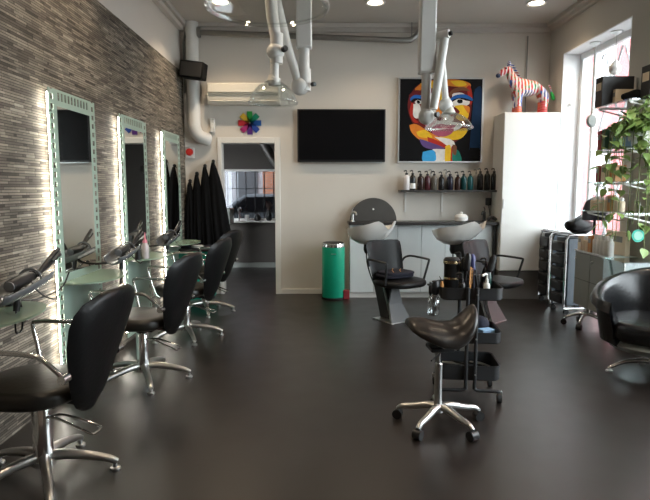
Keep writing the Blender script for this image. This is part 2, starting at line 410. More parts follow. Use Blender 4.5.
o = MB().tube([(-1.5, 8.6, 2.52), (-1.15, 8.7, 2.46), (-.95, 8.8, 2.25), (-.70, 8.9, 1.85), (-.5, 9.0, 1.75)], .07, 14, smooth=5).build('ventilation_duct', M['steel']); tag(o, 'bent metal ventilation duct hanging in the dark back room', 'duct')
o = MB().tube([(-2.4, 9.0, 2.3), (-1.3, 9.0, 2.32), (-.4, 9.05, 2.4), (.3, 9.1, 2.5)], .05, 12, smooth=4).build('ventilation_duct', M['cabgrey']); tag(o, 'thin horizontal duct under the back room ceiling', 'duct')

# ------------------------------------------------------------------ outside
o = struct(MB().b2(-12, 30, -14, 40, -.4, -.13), 'ground_outside', M['asphalt'])
t = thing('facade', 'red rendered building across the street beyond the bay window', 'building', (9.5, 8, -.13))
MB().b2(0, 1, -2, 26, 0, 10).build('wall', M['redwall'], t, smooth=False)
for k in range(7):
    for z in (1.4, 4.9):
        q = MB().b2(-.06, .02, 0.2+k*3.3, 1.4+k*3.3, z, z+1.9).build('window', M['white'], t, bevel=.01)
t = thing('brick_building', 'orange brick building outside the barred back room window', 'building', (1.0, 15, -.13))
MB().b2(-2.55, 3, 0, 1, 0, 7).build('wall', M['brick'], t, smooth=False)
t = thing('grey_building', 'pale grey building outside the barred back room window', 'building', (-4.5, 17, -.13))
MB().b2(-3, 2.9, 0, 1, 0, 7).build('wall', pmat('pale_grey_render', (.55, .57, .60), .9), t, smooth=False)
for k in range(4): MB().b2(-1.6+k*1.2, -1.0+k*1.2, -.04, .02, 1.1, 2.6).build('window', M['greyplastic'], t)
t = thing('parked_car', 'dark grey car parked outside the back room window', 'car', (-1.35, 13.2, -.13))
car = [(-2.0, .35), (-2.0, .75), (-1.55, .95), (-.95, 1.02), (-.35, 1.45), (.8, 1.47), (1.4, 1.05), (2.0, .95), (2.05, .35)]
MB().prism([(a, b) for a, b in car], -.8, .8, 'xz').build('body', M['carpaint'], t, bevel=.06, seg=3)
for x in (-1.3, 1.3):
    for y in (-.78, .78): MB().cyl((x, y-.09, .33), (x, y+.09, .33), .33).build('wheel', M['rubber'], t)
MB().prism([(-.75, 1.04), (-.3, 1.38), (.72, 1.4), (1.15, 1.08)], -.81, .81, 'xz').build('side_window', M['screen'], t)

# ------------------------------------------------------------------ downlights
def add_light(kind, name, loc, energy, color, rot=(0, 0, 0), **k):
    l = bpy.data.lights.new(name, kind); l.energy = energy; l.color = color
    for a, b in k.items(): setattr(l, a, b)
    o = bpy.data.objects.new(name, l); COL.objects.link(o); o.location = loc; o.rotation_euler = rot; return o
dlx = (-1.14, .64, 2.50)
lab = ['recessed round ceiling downlight above the left row of mirrors', 'recessed round ceiling downlight in the middle above the television', 'recessed round ceiling downlight at right above the colourful zebra']
for j, y in enumerate((6.60, 4.0, 1.4)):
    for i, x in enumerate(dlx):
        t = thing('ceiling_downlight', lab[i] if j == 0 else 'recessed ceiling downlight over the front of the room, above the top of the picture', 'downlight', (x, y, ZC), 0, 'ceiling downlights')
        MB().lathe([(.085, -.001), (.115, -.001), (.115, -.012), (.105, -.018), (.085, -.008)], cap=False, n=32).build('trim_ring', M['trim'], t)
        MB().lathe([(.0005, -.006), (.085, -.006), (.085, -.002), (.0005, -.002)], cap=False, n=32).build('diffuser', M['lamp'], t)
        add_light('SPOT', 'lamp', (x, y, ZC-.03), 40 if i else 75, (1, .78, .55), spot_size=R(125), spot_blend=.7, shadow_soft_size=.07)

# ------------------------------------------------------------------ ducts, speaker, air conditioner on the back wall
o = MB().tube([(-1.655, 7.40, ZC), (-1.655, 7.40, 2.42), (-1.655, 7.40, 2.26), (-1.61, 7.42, 2.15), (-1.54, 7.455, 2.11), (-1.50, 7.50, 2.10)], .082, 20, smooth=4).build('ventilation_duct', M['arm']); tag(o, 'thick white vertical duct in the corner, bending into the wall', 'duct')
t = thing('steel_pipe', 'long grey metal pipe running under the ceiling cornice', 'pipe', (0, 0, 0))
MB().tube([(-1.57, 7.40, 3.455), (1.08, 7.38, 3.355), (1.17, 7.38, 3.36), (1.23, 7.38, 3.395), (1.38, 7.38, ZC)], .036, 14).build('tube', M['steel'], t)
MB().cyl((-1.585, 7.4, 3.455), (-1.55, 7.4, 3.455), .07).build('collar', M['steel'], t)
MB().cyl((1.19, 7.38, 3.39), (1.19, 7.38, ZC), .008, n=8).build('hanger', M['steel'], t)
o = MB().tube([(-1.785, 7.47, 2.7), (-1.785, 7.47, 3.35), (-1.75, 7.47, 3.5), (-1.7, 7.47, 3.52)], .014, 8).build('cable_conduit', M['cabgrey']); tag(o, 'thin grey cable conduit beside the thick white duct', 'conduit')
t = thing('loudspeaker', 'black box loudspeaker mounted high in the left corner', 'speaker', (-1.60, 7.18, 2.93), R(-8))
MB().box((0, 0, 0), (.31, .18, .21), Matrix.Rotation(R(8), 3, 'Y')).build('cabinet', M['dullblack'], t, bevel=.015)
MB().box((0, -.093, 0), (.27, .01, .17), Matrix.Rotation(R(8), 3, 'Y')).build('grille', M['rubber'], t, bevel=.004)
MB().b2(-.03, .03, .08, .26, -.03, .03).build('bracket', M['blackmetal'], t)
t = thing('air_conditioner', 'long cream wall mounted air conditioner above the doorway', 'air conditioner', (-.99, YB, 2.54))
q = MB().prism([(-.0, .0), (-.17, .0), (-.20, .04), (-.21, .12), (-.20, .24), (-.17, .27), (0, .27)], -.47, .47, 'yz').build('housing', M['cream'], t, bevel=.008)
MB().b2(-.45, .45, -.218, -.20, .10, .125).build('air_slot', M['cabgrey'], t)
MB().box((0, -.19, .025), (.86, .05, .008), Matrix.Rotation(R(-25), 3, 'X')).build('louvre', M['cream'], t)
MB().b2(-.46, .46, -.225, -.19, .135, .255).build('front_panel', M['cream'], t, bevel=.01)
# alarm box and wall switch
t = thing('alarm_button', 'small round red alarm sounder in the left corner', 'alarm', (-1.74, YB, 1.93))
MB().b2(-.06, .06, -.03, 0, -.08, .06).build('housing', M['white'], t, bevel=.01)
MB().lathe([(.045, 0), (.05, .01), (.045, .04), (.001, .05)], rot=Matrix.Rotation(PI/2, 3, 'X'), c=(0, -.03, .0)).build('button', M['red'], t)
t = thing('wall_switch', 'small white box on the wall beside the duct elbow', 'switch', (-1.43, YB, 2.28))
MB().b2(-.03, .03, -.04, 0, -.09, .09).build('housing', M['arm'], t, bevel=.006)
MB().b2(-.015, .015, -.048, -.04, -.03, .03).build('rocker', M['white'], t, bevel=.003)

# eight-armed rainbow logo
t = thing('wall_logo', 'rainbow coloured asterisk logo with eight arms above the doorway', 'logo', (-.935, YB-.012, 2.315))
rb = [('green', (.03, .32, .06)), ('green_teal', (.01, .30, .16)), ('navy', (.02, .05, .22)), ('blue', (.02, .10, .42)), ('indigo', (.05, .03, .25)), ('plum', (.16, .02, .20)), ('red', (.5, .02, .04)), ('yellow', (.70, .50, .03))]
rbc = [(.03, .36, .06), (.01, .27, .14), (.01, .08, .30), (.015, .05, .28), (.08, .02, .18), (.30, .02, .12), (.55, .03, .04), (.75, .45, .04)]
for k in range(8):
    a = PI/2-k*PI/4
    rot = Matrix.Rotation(-a, 3, 'Y')
    q = MB(); rm = Matrix.Rotation(-a, 3, 'Y')
    P = [(0.012, -.016), (.05, -.034), (.152, -.036), (.152, .036), (.05, .034), (.012, .016)]
    q.loft([[rm @ Vector((x, -.006, z)) for x, z in P], [rm @ Vector((x, .006, z)) for x, z in P]])
    q.build('arm', pmat('logo_'+str(k), rbc[k], .4), t, smooth=False)

# ------------------------------------------------------------------ television and painting
t = thing('television', 'wide black flat television mounted on the back wall', 'television', (.286, YB, 2.145))
MB().b2(-.585, .585, -.075, -.025, -.345, .345).build('frame', M['blackplastic'], t, bevel=.006)
MB().b2(-.565, .565, -.078, -.074, -.318, .330).build('screen', M['screen'], t)
MB().b2(-.55, .55, -.07, -.04, -.362, -.345).build('bottom_trim', M['alu'], t, bevel=.004)
MB().b2(-.2, .2, -.025, 0, -.15, .15).build('wall_bracket', M['blackmetal'], t)

PX0, PX1, PZ0, PZ1 = 1.06, 2.155, 1.81, 2.885
t = thing('painting', 'large square painting of a multicoloured face on black', 'painting', (0, YB, 0))
fr = MB(); g = .018
fr.b2(PX0-g, PX0, -.05, 0, PZ0-g, PZ1+g); fr.b2(PX1, PX1+g, -.05, 0, PZ0-g, PZ1+g); fr.b2(PX0, PX1, -.05, 0, PZ0-g, PZ0); fr.b2(PX0, PX1, -.05, 0, PZ1, PZ1+g)
fr.build('frame', M['alu'], t, smooth=False)
pc = {}
def pcol(n, c): pc[n] = pmat('paint_'+n, c, .6, var=.25, scale=14, spec=.15)
for n, c in dict(black=(.004, .004, .005), white=(.75, .73, .70), red=(.42, .03, .02), maroon=(.13, .015, .015), orange=(.70, .22, .03), yellow=(.80, .50, .03), blue=(.02, .12, .42), dkblue=(.008, .03, .08), sky=(.05, .35, .70), brown=(.20, .08, .04), pink=(.55, .25, .28), lip=(.40, .10, .16), purple=(.12, .07, .22), green=(.02, .20, .16), grey=(.40, .36, .36)).items(): pcol(n, c)
cv = MB()
def pp(x, y): return (PX0+(x-30)/410*(PX1-PX0), PZ1-(y-47)/427*(PZ1-PZ0))
cv.mat(pc['black']); cv.b2(PX0, PX1, -.035, 0, PZ0, PZ1)
lay = [0]
def patch(col, *pts):
    lay[0] += 1; h = -.0352-lay[0]*.00012
    cv.mat(pc[col])
    P = [Vector((*pp(*p), 0)) for p in pts]
    C, _ = curve(P+[P[0]], 4)
    C = C[:-1]
    vs = [cv.bm.verts.new((p.x, h, p.y)) for p in C]
    cv._f(vs)
# face ground
patch('maroon', (75, 140), (110, 85), (160, 60), (250, 48), (330, 55), (375, 90), (388, 160), (385, 240), (370, 300), (340, 350), (290, 380), (200, 372), (130, 330), (85, 250), (70, 190))
patch('orange', (105, 95), (150, 62), (230, 50), (320, 50), (378, 70), (370, 92), (300, 85), (230, 80), (150, 95), (112, 118))
patch('yellow', (130, 70), (200, 58), (250, 66), (210, 90), (150, 92))
patch('yellow', (280, 58), (340, 56), (360, 78), (310, 82))
patch('red', (360, 90), (378, 80), (392, 140), (385, 180), (370, 130))
patch('white', (95, 175), (130, 180), (136, 230), (120, 250), (98, 235))
patch('white', (130, 130), (180, 120), (270, 130), (290, 200), (300, 260), (240, 270), (170, 270), (150, 220))
patch('white', (290, 120), (340, 118), (375, 150), (370, 180), (300, 190))
patch('yellow', (300, 185), (350, 180), (375, 205), (370, 250), (335, 262), (310, 240), (330, 215))
patch('orange', (345, 180), (378, 190), (376, 225), (355, 200))
patch('orange', (210, 130), (240, 125), (250, 180), (235, 240), (215, 230))
patch('yellow', (215, 90), (255, 88), (262, 130), (240, 160), (222, 140))
patch('red', (88, 170), (98, 178), (98, 240), (125, 270), (100, 268), (80, 220))
# brows and eyes
patch('brown', (270, 125), (300, 95), (350, 88), (380, 110), (340, 106), (300, 118), (278, 140))
patch('maroon', (75, 130), (105, 105), (135, 108), (140, 122), (105, 122), (84, 150))
patch('blue', (276, 165), (295, 135), (345, 124), (385, 140), (392, 158), (340, 146), (300, 152))
patch('black', (280, 172), (300, 150), (345, 143), (392, 160), (362, 158), (340, 152), (305, 158))
patch('white', (298, 160), (325, 148), (358, 160), (335, 174), (310, 172))
patch('black', (318, 152), (340, 152), (342, 168), (326, 172), (316, 164))
patch('blue', (80, 150), (100, 130), (140, 132), (145, 148), (105, 146), (88, 160))
patch('black', (84, 160), (105, 146), (142, 150), (145, 160), (110, 156), (95, 168))
patch('white', (104, 164), (120, 154), (142, 166), (130, 176), (110, 174))
patch('black', (114, 156), (128, 158), (130, 172), (118, 172))
# nose and cheek
patch('grey', (165, 190), (200, 210), (190, 235), (165, 230))
patch('red', (280, 200), (300, 225), (290, 240), (276, 222))
patch('maroon', (205, 238), (250, 246), (240, 262), (208, 255))
patch('pink', (150, 270), (200, 250), (215, 262), (175, 300))
# mouth, chin
patch('orange', (80, 285), (115, 280), (180, 320), (250, 355), (300, 370), (290, 400), (200, 400), (130, 360), (90, 320))
patch('yellow', (115, 320), (160, 310), (195, 345), (180, 352), (130, 345))
patch('yellow', (290, 320), (350, 300), (372, 310), (345, 350), (300, 362), (225, 352))
patch('white', (180, 300), (230, 262), (300, 268), (345, 280), (320, 310), (250, 325), (195, 320))
patch('lip', (188, 302), (215, 282), (245, 278), (262, 282), (310, 284), (300, 298), (250, 302))
patch('lip', (188, 312), (230, 308), (300, 302), (290, 330), (250, 345), (205, 335))
patch('pink', (230, 280), (260, 290), (285, 285), (262, 300), (240, 298))
patch('red', (170, 345), (240, 372), (290, 395), (270, 405), (190, 390))
patch('purple', (130, 355), (180, 372), (260, 405), (200, 412), (150, 395))
# neck
patch('white', (205, 345), (305, 370), (295, 473), (205, 473), (215, 430), (200, 410), (280, 405))
patch('yellow', (262, 395), (288, 392), (292, 473), (262, 473))
patch('sky', (150, 425), (200, 415), (215, 440), (210, 473), (150, 473))
patch('red', (292, 400), (305, 390), (300, 473), (290, 473))
patch('green', (300, 405), (330, 420), (345, 473), (300, 473))
patch('brown', (298, 385), (318, 395), (316, 440), (300, 430))
# hair side
patch('dkblue', (398, 120), (402, 112), (432, 112), (436, 120), (436, 395), (430, 402), (386, 402), (384, 395))
patch('dkblue', (402, 100), (436, 96), (438, 300), (400, 300))
cv.build('canvas', None, t, smooth=False)

# ------------------------------------------------------------------ counter, cabinets, shelf of bottles
CX0, CX1 = .375, 2.325
o = MB().b2(CX0, CX1, 7.12, YB, .972, 1.012).build('countertop', M['countertop'], bevel=.004); tag(o, 'long dark worktop along the back wall behind the basins', 'countertop')
n = 3; wd = (CX1-.05-(CX0+.02))/n
cl = ['pale base cabinet under the worktop nearest the green bin', 'pale base cabinet under the middle of the worktop between the basins', 'pale base cabinet under the worktop beside the tall white cupboard']
for k in range(n):
    x = CX0+.02+k*wd
    t = thing('base_cabinet', cl[k], 'cabinet', (x+wd/2, 7.2, 0), 0, 'base cabinets')
    MB().b2(-wd/2+.001, wd/2-.001, .02, .295, .07, .97).build('carcass', M['frontpanel'], t, smooth=False)
    MB().b2(-wd/2, wd/2, .03, .29, 0, .07).build('plinth', M['white'], t)
    for s in (-1, 1):
        dd = MB().b2(min(0, s*wd/2)+.003, max(0, s*wd/2)-.003, 0, .02, .075, .965).build('door', M['frontpanel'], t, bevel=.002)
o = MB().b2(2.27, 2.30, 7.17, YB, 0, .971).build('end_panel', M['blackmetal']); tag(o, 'narrow black end panel of the worktop beside the tall white cupboard', 'panel')
t = thing('round_disc', 'grey half round metal disc standing behind the left basin', 'disc', (.715, 7.40, 1.012))
P = [(.315*math.cos(a), .31*math.sin(a)) for a in [PI*i/40 for i in range(41)]]
MB().prism(P, -.012, .012, 'xz').build('plate', M['disc'], t, bevel=.003)
MB().cyl((.0, -.03, .16), (.0, -.012, .16), .012).build('knob', M['white'], t)
# chrome tap behind left basin
def mixer(loc, rz, label, mat):
    t = thing('mixer_tap', label, 'tap', loc, rz)
    MB().lathe([(.03, 0), (.03, .01), (.02, .015), (.02, .1), (.022, .12), (.001, .13)]).build('body', mat, t)
    MB().tube([(0, 0, .09), (0, -.05, .13), (0, -.11, .12), (0, -.13, .09)], .012, 10, smooth=4).build('spout', mat, t)
    MB().tube([(0, 0, .13), (0, .02, .16), (0, -.03, .19)], .008, 8).build('handle', mat, t)
    return t
mixer((.43, 7.3, 1.012), R(20), 'chrome tap on the left end of the dark worktop', M['alu'])
mixer((2.185, 7.3, 1.012), R(-30), 'dark tap on the right end of the worktop', M['blackmetal'])
o = MB().tube([(0, 0, 0), (.03, 0, .03), (.07, 0, .035), (.11, -.02, 0)], .022, 10, smooth=3).build('hand_shower', M['blackplastic'], loc=(2.2, 7.2, 1.033)); tag(o, 'black hand shower lying on the worktop beside the dark tap', 'shower')
t = thing('white_pot', 'round white lidded pot on the dark worktop below the bottle shelf', 'pot', (1.87, 7.27, 1.012))
MB().lathe([(.05, 0), (.085, .01), (.09, .06), (.08, .075)]).build('bowl', M['white'], t)
MB().lathe([(.082, .075), (.06, .095), (.02, .1), (.018, .125), (.001, .13)]).build('lid', M['white'], t)
t = thing('wall_shelf', 'thin dark shelf under the painting holding the pump bottles', 'shelf', (1.71, YB, 1.40))
MB().b2(-.65, .65, -.22, 0, 0, .028).build('board', M['countertop'], t, bevel=.002)
for x in (-.55, -.05):
    MB().b2(x-.012, x+.012, -.012, 0, -.27, 0).b2(x-.012, x+.012, -.20, 0, -.012, 0).build('bracket', M['arm'], t)
t = thing('charger', 'small black charger plugged in under the bottle shelf', 'charger', (2.285, YB, 1.27))
MB().b2(-.035, .035, -.06, 0, -.05, .05).build('plug', M['blackplastic'], t, bevel=.01)
MB().tube([(0, -.03, -.05), (.02, -.03, -.12), (.03, -.03, -.2), (.02, -.05, -.245)], .004, 6, smooth=3).build('cord', M['blackplastic'], t)

def bottle(x, y, z, col, label, h=.19, r=.033, sq=False, lab=None, pump=M['blackplastic'], group='pump bottles on the wall shelf', rough=.25):
    t = thing('pump_bottle', label, 'bottle', (x, y, z), random.uniform(-.5, .5), group)
    m = pmat('bottle_plastic', [c*(1 if min(col) > .2 else .55) for c in col], rough, var=.05)
    MB().lathe([(r*.9, 0), (r, .006), (r, h*.78), (r*.85, h*.9), (r*.45, h*.97), (r*.42, h)], n=20).build('body', m, t)
    if lab: MB().lathe([(r*1.01, h*.08), (r*1.03, h*.1), (r*1.03, h*.42), (r*1.01, h*.44)], n=20, cap=False).build('sticker', lab, t)
    MB().lathe([(r*.45, h), (r*.45, h+.022), (.005, h+.024), (.005, h+.05)], n=12).tube([(0, 0, h+.05), (-.012, 0, h+.057), (-.04, 0, h+.047)], .008, 8).build('pump', pump, t)
    return t
bl = [(406.5, (.72, .68, .68), .20, 'white pump bottle at the left end of the shelf'),
      (412.6, (.012, .012, .014), .20, 'slim black pump bottle with a white lower label'),
      (420.6, (.045, .018, .016), .19, 'wide dark brown pump bottle third from the left on the shelf'),
      (427.4, (.10, .015, .025), .19, 'maroon pump bottle beside the grey one'),
      (434.2, (.22, .20, .17), .19, 'grey beige translucent pump bottle'),
      (441.4, (.02, .02, .022), .18, 'short black pump bottle above the shelf bracket'),
      (450.0, (.018, .016, .04), .19, 'navy black pump bottle in the middle of the shelf'),
      (457.7, (.06, .022, .015), .18, 'brown pump bottle left of the teal ones'),
      (463.7, (.01, .10, .11), .19, 'dark teal pump bottle, left of the teal pair'),
      (470.3, (.01, .14, .15), .19, 'dark teal pump bottle, right of the teal pair'),
      (480.2, (.014, .014, .015), .225, 'tall black pump bottle, first of the three at the right end'),
      (487.2, (.018, .018, .019), .225, 'tall black pump bottle, middle of the three at the right end'),
      (494.0, (.014, .014, .016), .225, 'tall black pump bottle at the far right end of the shelf')]
for i, (px, c, h, l) in enumerate(bl):
    x = (px-320)/550*7.33
    bottle(x, 7.37, 1.428, c, l, h-.0, .044 if i in (0, 2, 6) else .040, lab=M['white'] if i == 1 else None)
for i, px in enumerate((431, 446, 476)):
    bottle((px-320)/550*7.42, 7.455, 1.428, (.4, .4, .4), 'pale pump bottle standing in the rear row, ' + ['behind the maroon one', 'behind the short black one', 'left of the tall black three'][i], .215, .028, pump=M['cabgrey'])

# tall white cupboard
t = thing('tall_cupboard', 'tall white cupboard against the back wall under the zebra', 'cupboard', (2.69, 7.07, 0))
MB().b2(-.355, .355, .02, .428, .38, 2.405).build('carcass', M['white'], t, bevel=.003)
MB().b2(-.355, .355, .03, .428, 0, .38).build('plinth', M['plinth'], t, bevel=.003)
MB().b2(-.353, .353, 0, .02, .385, 2.40).build('door', M['white'], t, bevel=.003)
MB().b2(-.345, -.335, -.018, 0, 1.19, 1.31).build('handle', M['alu'], t)

# ------------------------------------------------------------------ zebra figure
t = thing('zebra_figure', 'zebra figure with multicoloured stripes standing on the tall cupboard', 'figurine', (2.68, 7.26, 2.405), 0)
RED, BLU, GRN, NAV, ORG = (.55, .04, .05), (.04, .12, .45), (.02, .28, .10), (.03, .05, .18), (.7, .15, .04)
def skin(name, verts, edges, mat, parent, sub=2):
    me = bpy.data.meshes.new(name); me.from_pydata([v[:3] for v in verts], edges, []); me.materials.append(mat)
    o = bpy.data.objects.new(name, me); COL.objects.link(o); o.parent = parent
    s = o.modifiers.new('skin', 'SKIN'); s.use_smooth_shade = True
    for i, v in enumerate(verts):
        d = me.skin_vertices[0].data[i]; r = v[3] if isinstance(v[3], tuple) else v[3]*1.28; d.radius = r if isinstance(r, tuple) else (r, r); d.use_root = (i == 0)
    q = o.modifiers.new('s', 'SUBSURF'); q.levels = sub; q.render_levels = sub
    return o
V = [(-.02, 0, .33, (.10, .095)), (.10, 0, .335, (.10, .095)), (.20, 0, .345, (.095, .09)), (-.13, 0, .34, (.10, .09)), (-.19, 0, .42, .055), (-.23, 0, .50, .045), (-.255, 0, .565, .043), (-.30, 0, .55, .042), (-.345, 0, .515, .032), (-.37, 0, .495, .028)]
E = [(0, 1), (1, 2), (0, 3), (3, 4), (4, 5), (5, 6), (6, 7), (7, 8), (8, 9)]
for sx, b in ((-.13, 3), (.20, 2)):
    for sy in (-1, 1):
        i = len(V)
        off = .02 if sx > 0 else 0
        V += [(sx+off*.5, sy*.05, .24, .05), (sx+.02*(1 if sx > 0 else 0), sy*.055, .15, .034), (sx, sy*.055, .07, .032), (sx, sy*.055, .015, .036)]
        E += [(b, i), (i, i+1), (i+1, i+2), (i+2, i+3)]
skin('body', V, E, zebra_mat('zebra_stripes', 'X', 7.5, [NAV, BLU, RED, RED, GRN, ORG, RED]), t)
for sx, sy in ((-.13, -1), (-.13, 1), (.20, -1), (.20, 1)):
    MB().lathe([(.038, 0), (.045, .01), (.042, .05), (.038, .10), (.040, .155)], c=(sx, sy*.055, 0), n=16).build('stocking', zebra_mat('red_rings', 'Z', 10, [RED, ORG, RED], (.62, .16, .15)), t)
for sy in (-1, 1):
    MB().lathe([(.012, 0), (.02, .02), (.012, .05), (.001, .075)], c=(-.25, sy*.025, .60), n=10).build('ear', zebra_mat('ear_stripes', 'Z', 12, [RED, BLU]), t)
    MB().sphere((-.30, sy*.046, .568), .012).build('eye', M['blackplastic'], t)
MB().sphere((-.385, 0, .485), .032, sz=.9).build('muzzle', pmat('navy_muzzle', (.02, .04, .10), .4), t)
q = MB(); 
for i in range(12):
    f = i/11; x = -.235+.115*f; z = .615-.19*f
    q.box((x+.03, 0, z), (.035, .012, .03), Matrix.Rotation(R(40), 3, 'Y'))
q.build('mane', zebra_mat('mane_stripes', 'Z', 10, [NAV, RED, BLU]), t)
MB().tube([(.27, 0, .37), (.30, 0, .33), (.31, 0, .27)], .010, 8).build('tail', zebra_mat('tail_stripes', 'Z', 14, [BLU, RED]), t)
MB().tube([(.31, 0, .28), (.325, 0, .24), (.34, 0, .19), (.345, 0, .175)], [.012, .024, .022, .004], 10).build('tail_tuft', pmat('green_tuft', (.02, .42, .08), .6), t)

# ------------------------------------------------------------------ green bin
t = thing('waste_bin', 'green cylindrical pedal bin with a chrome rim by the wall', 'bin', (.175, 7.18, 0))
MB().lathe([(.145, .02), (.150, .03), (.150, .68), (.148, .69)], n=40).build('body', M['green'], t)
MB().lathe([(.150, 0), (.153, .004), (.153, .022), (.148, .026)], n=40).build('base_ring', M['blackplastic'], t)
MB().lathe([(.151, .688), (.153, .69), (.152, .735), (.148, .74)], n=40).build('rim', M['chrome'], t)
MB().lathe([(.146, .738), (.12, .752), (.04, .758), (.001, .76)], n=40).build('lid', M['blackplastic'], t)
MB().b2(-.03, .03, -.156, -.148, .60, .612).build('badge', M['alu'], t)
o = MB().b2(-.04, .04, -.04, .04, 0, .12).build('small_carton', M['darkred'], bevel=.006, loc=(.345, 7.13, 0)); tag(o, 'small dark red box on the floor beside the green bin', 'box')

# ------------------------------------------------------------------ capes hanging in the corner
capes = [(-1.735, 1.50, .70, .064), (-1.64, 1.60, .66, .078), (-1.53, 1.70, .62, .098), (-1.42, 1.76, .60, .132)]
cpl = ['black salon cape hanging leftmost and lowest in the corner', 'black salon cape hanging second from the corner', 'black salon cape hanging third from the corner', 'black salon cape hanging nearest the doorway']
for i, (x, zt, zb, wd) in enumerate(capes):
    h = thing('coat_hook', 'small dark wall hook holding the '+['leftmost', 'second', 'third', 'rightmost'][i]+' black cape', 'hook', (x, YB, zt+.03), 0, 'cape hooks')
    MB().cyl((0, -.07, .015), (0, 0, 0), .008, n=8).build('peg', M['blackmetal'], h)
    MB().sphere((0, -.08, .018), .024).build('knob', M['blackplastic'], h)
    q = MB(); rings = []; ns = 44
    for k in range(15):
        f = k/14; z = zt+.03-(zt-zb)*f
        rx = .02+wd*(1-math.exp(-3.2*f))*(.9+.1*f); ry = .015+.075*(1-math.exp(-3*f))
        rings.append([Vector((rx*math.cos(a)*(1+.12*f*math.sin(7*a+i+2*f))+(.0, .015, .05, .10)[i]*f, -.115+(ry*math.sin(a))*(1+.25*f*math.sin(9*a+i*2)), z-zt)) for a in [2*PI*j/ns for j in range(ns)]])
    q.loft(rings)
    o = q.build('salon_cape', M['capefab'], loc=(x, YB, zt), ang=80); tag(o, cpl[i], 'cape', 'black capes in the corner')

# teal cabinet in the corner
t = thing('teal_cabinet', 'low teal green cabinet with a black top under the capes', 'cabinet', (-1.51, 6.98, 0))
MB().b2(-.27, .13, -.19, .25, .05, .67).build('body', M['teal'], t, bevel=.004)
MB().b2(-.29, .16, -.21, .26, .67, .70).build('top', M['countertop'], t, bevel=.004)
MB().b2(-.25, .11, -.17, .24, 0, .05).build('plinth', M['blackmetal'], t)
MB().b2(-.25, -.07, -.202, -.19, .08, .64).build('door', M['teal'], t, bevel=.003)
MB().b2(-.06, .12, -.202, -.19, .08, .64).build('door', M['teal'], t, bevel=.003)
for k in range(3):
    o = MB().cushion((0, 0), .07, .05, 0, .035, rr=.012).build('folded_towel', M['white'] if k == 1 else M['towel'], loc=(-1.70+k*.155, 6.92, .701)); tag(o, 'small folded towel on the teal cabinet, '+['at its left', 'white, in the middle', 'at its right'][k], 'towel')

# ------------------------------------------------------------------ styling chairs
def star_base(t, radius, n=5, hubz=.11, tip=.035, r=.020, mat=None, a0=0, casters=False, off=(0, 0), pad=True):
    mat = mat or M['alu']
    for k in range(n):
        a = a0+2*PI*k/n; c, s_ = math.cos(a), math.sin(a)
        P = [(off[0]+c*d*radius, off[1]+s_*d*radius, z) for d, z in ((.06, hubz), (.3, hubz), (.62, hubz-.02), (.88, tip+.03), (1., tip+.008))]
        l = MB().tube(P, [r*1.35, r*1.3, r*1.1, r*.95, r*.8], 12, smooth=3).build('leg', mat, t)
        if casters:
            qx, qy = off[0]+c*radius, off[1]+s_*radius
            MB().cyl((qx-s_*.024, qy+c*.024, .03), (qx+s_*.024, qy-c*.024, .03), .03, n=18).cyl((qx, qy, .03), (qx, qy, .055), .014, n=10).build('caster', M['blackplastic'], l)
        elif pad:
            MB().lathe([(.026, 0), (.028, .004), (.026, .014), (.012, .018), (.012, tip)], c=(c*radius*.97, s_*radius*.97, 0), n=16).build('glide', M['alu'], l)
def styling_chair(name, label, loc, rz, group):
    # faces local -X; back towards +X
    t = thing(name, label, 'chair', loc, rz, group)
    MB().cushion((-.03, 0), .255, .245, .425, .515, e=2.7, dome=.022, rr=.038).build('seat', M['seatleather'], t)
    q = MB(); rings = []
    N = 12; prof = [(.0, .06), (.04, .095), (.12, .13), (.28, .178), (.46, .222), (.62, .256), (.78, .272), (.88, .262), (.95, .225), (1., .15)]
    z0, z1 = .385, .965
    for f, wd in prof:
        z = z0+(z1-z0)*f; xb = .258+.185*f+.0*math.sin(f*PI)
        th = .034*(1 if .05 < f < .95 else .6)
        fr_, bk = [], []
        m = 12
        for i in range(m+1):
            u = -1+2*i/m; y = u*wd; curve_ = -.055*(abs(u)**2)*(wd/.26)
            e = math.sqrt(max(0, 1-abs(u)**6))
            bk.append(Vector((xb+curve_+th*e*.8, y, z))); fr_.append(Vector((xb+curve_-th*e*.9, y, z)))
        ring = bk+list(reversed(fr_[1:-1]))
        rings.append(ring)
    # rounded ends
    def shrink(ring, k, dz):
        c = sum(ring, Vector())/len(ring); return [c+(p-c)*k+Vector((0, 0, dz)) for p in ring]
    rings = [shrink(rings[0], .45, -.014), shrink(rings[0], .8, -.008)]+rings+[shrink(rings[-1], .85, .008), shrink(rings[-1], .5, .013)]
    q.loft(rings).build('backrest', M['leather'], t, ang=60)
    for s in (-1, 1):
        P = [(-.13, s*.235, .43), (-.165, s*.262, .46), (-.205, s*.282, .60), (-.225, s*.285, .70), (-.195, s*.285, .722), (-.05, s*.285, .727), (.13, s*.28, .722), (.21, s*.27, .70), (.29, s*.245, .61)]
        a = MB().tube(P, .0115, 10, smooth=4).build('armrest', M['chrome'], t)
        MB().cyl((.29, s*.215, .605), (.29, s*.262, .605), .02, n=14).build('mounting_boss', M['chrome'], a)
    MB().b2(-.13, .13, -.09, .09, .395, .428).build('seat_plate', M['blackmetal'], t, bevel=.006)
    MB().tube([(.1, 0, .41), (.20, 0, .40), (.245, 0, .43), (.255, 0, .47)], .016, 8).build('back_bracket', M['blackmetal'], t)
    MB().lathe([(.058, .07), (.058, .10), (.047, .11), (.047, .365), (.042, .375), (.03, .395)], n=28).build('column', M['chrome'], t)
    MB().tube([(.04, -.02, .32), (.10, -.03, .325), (.28, -.05, .27), (.30, -.03, .262), (.295, .03, .262), (.24, .045, .275), (.10, .035, .315), (.04, .02, .31)], .0065, 8, smooth=3).build('pump_lever', M['chrome'], t)
    star_base(t, .345, a0=R(20))
    return t
G = 'black styling chairs facing the mirrors'
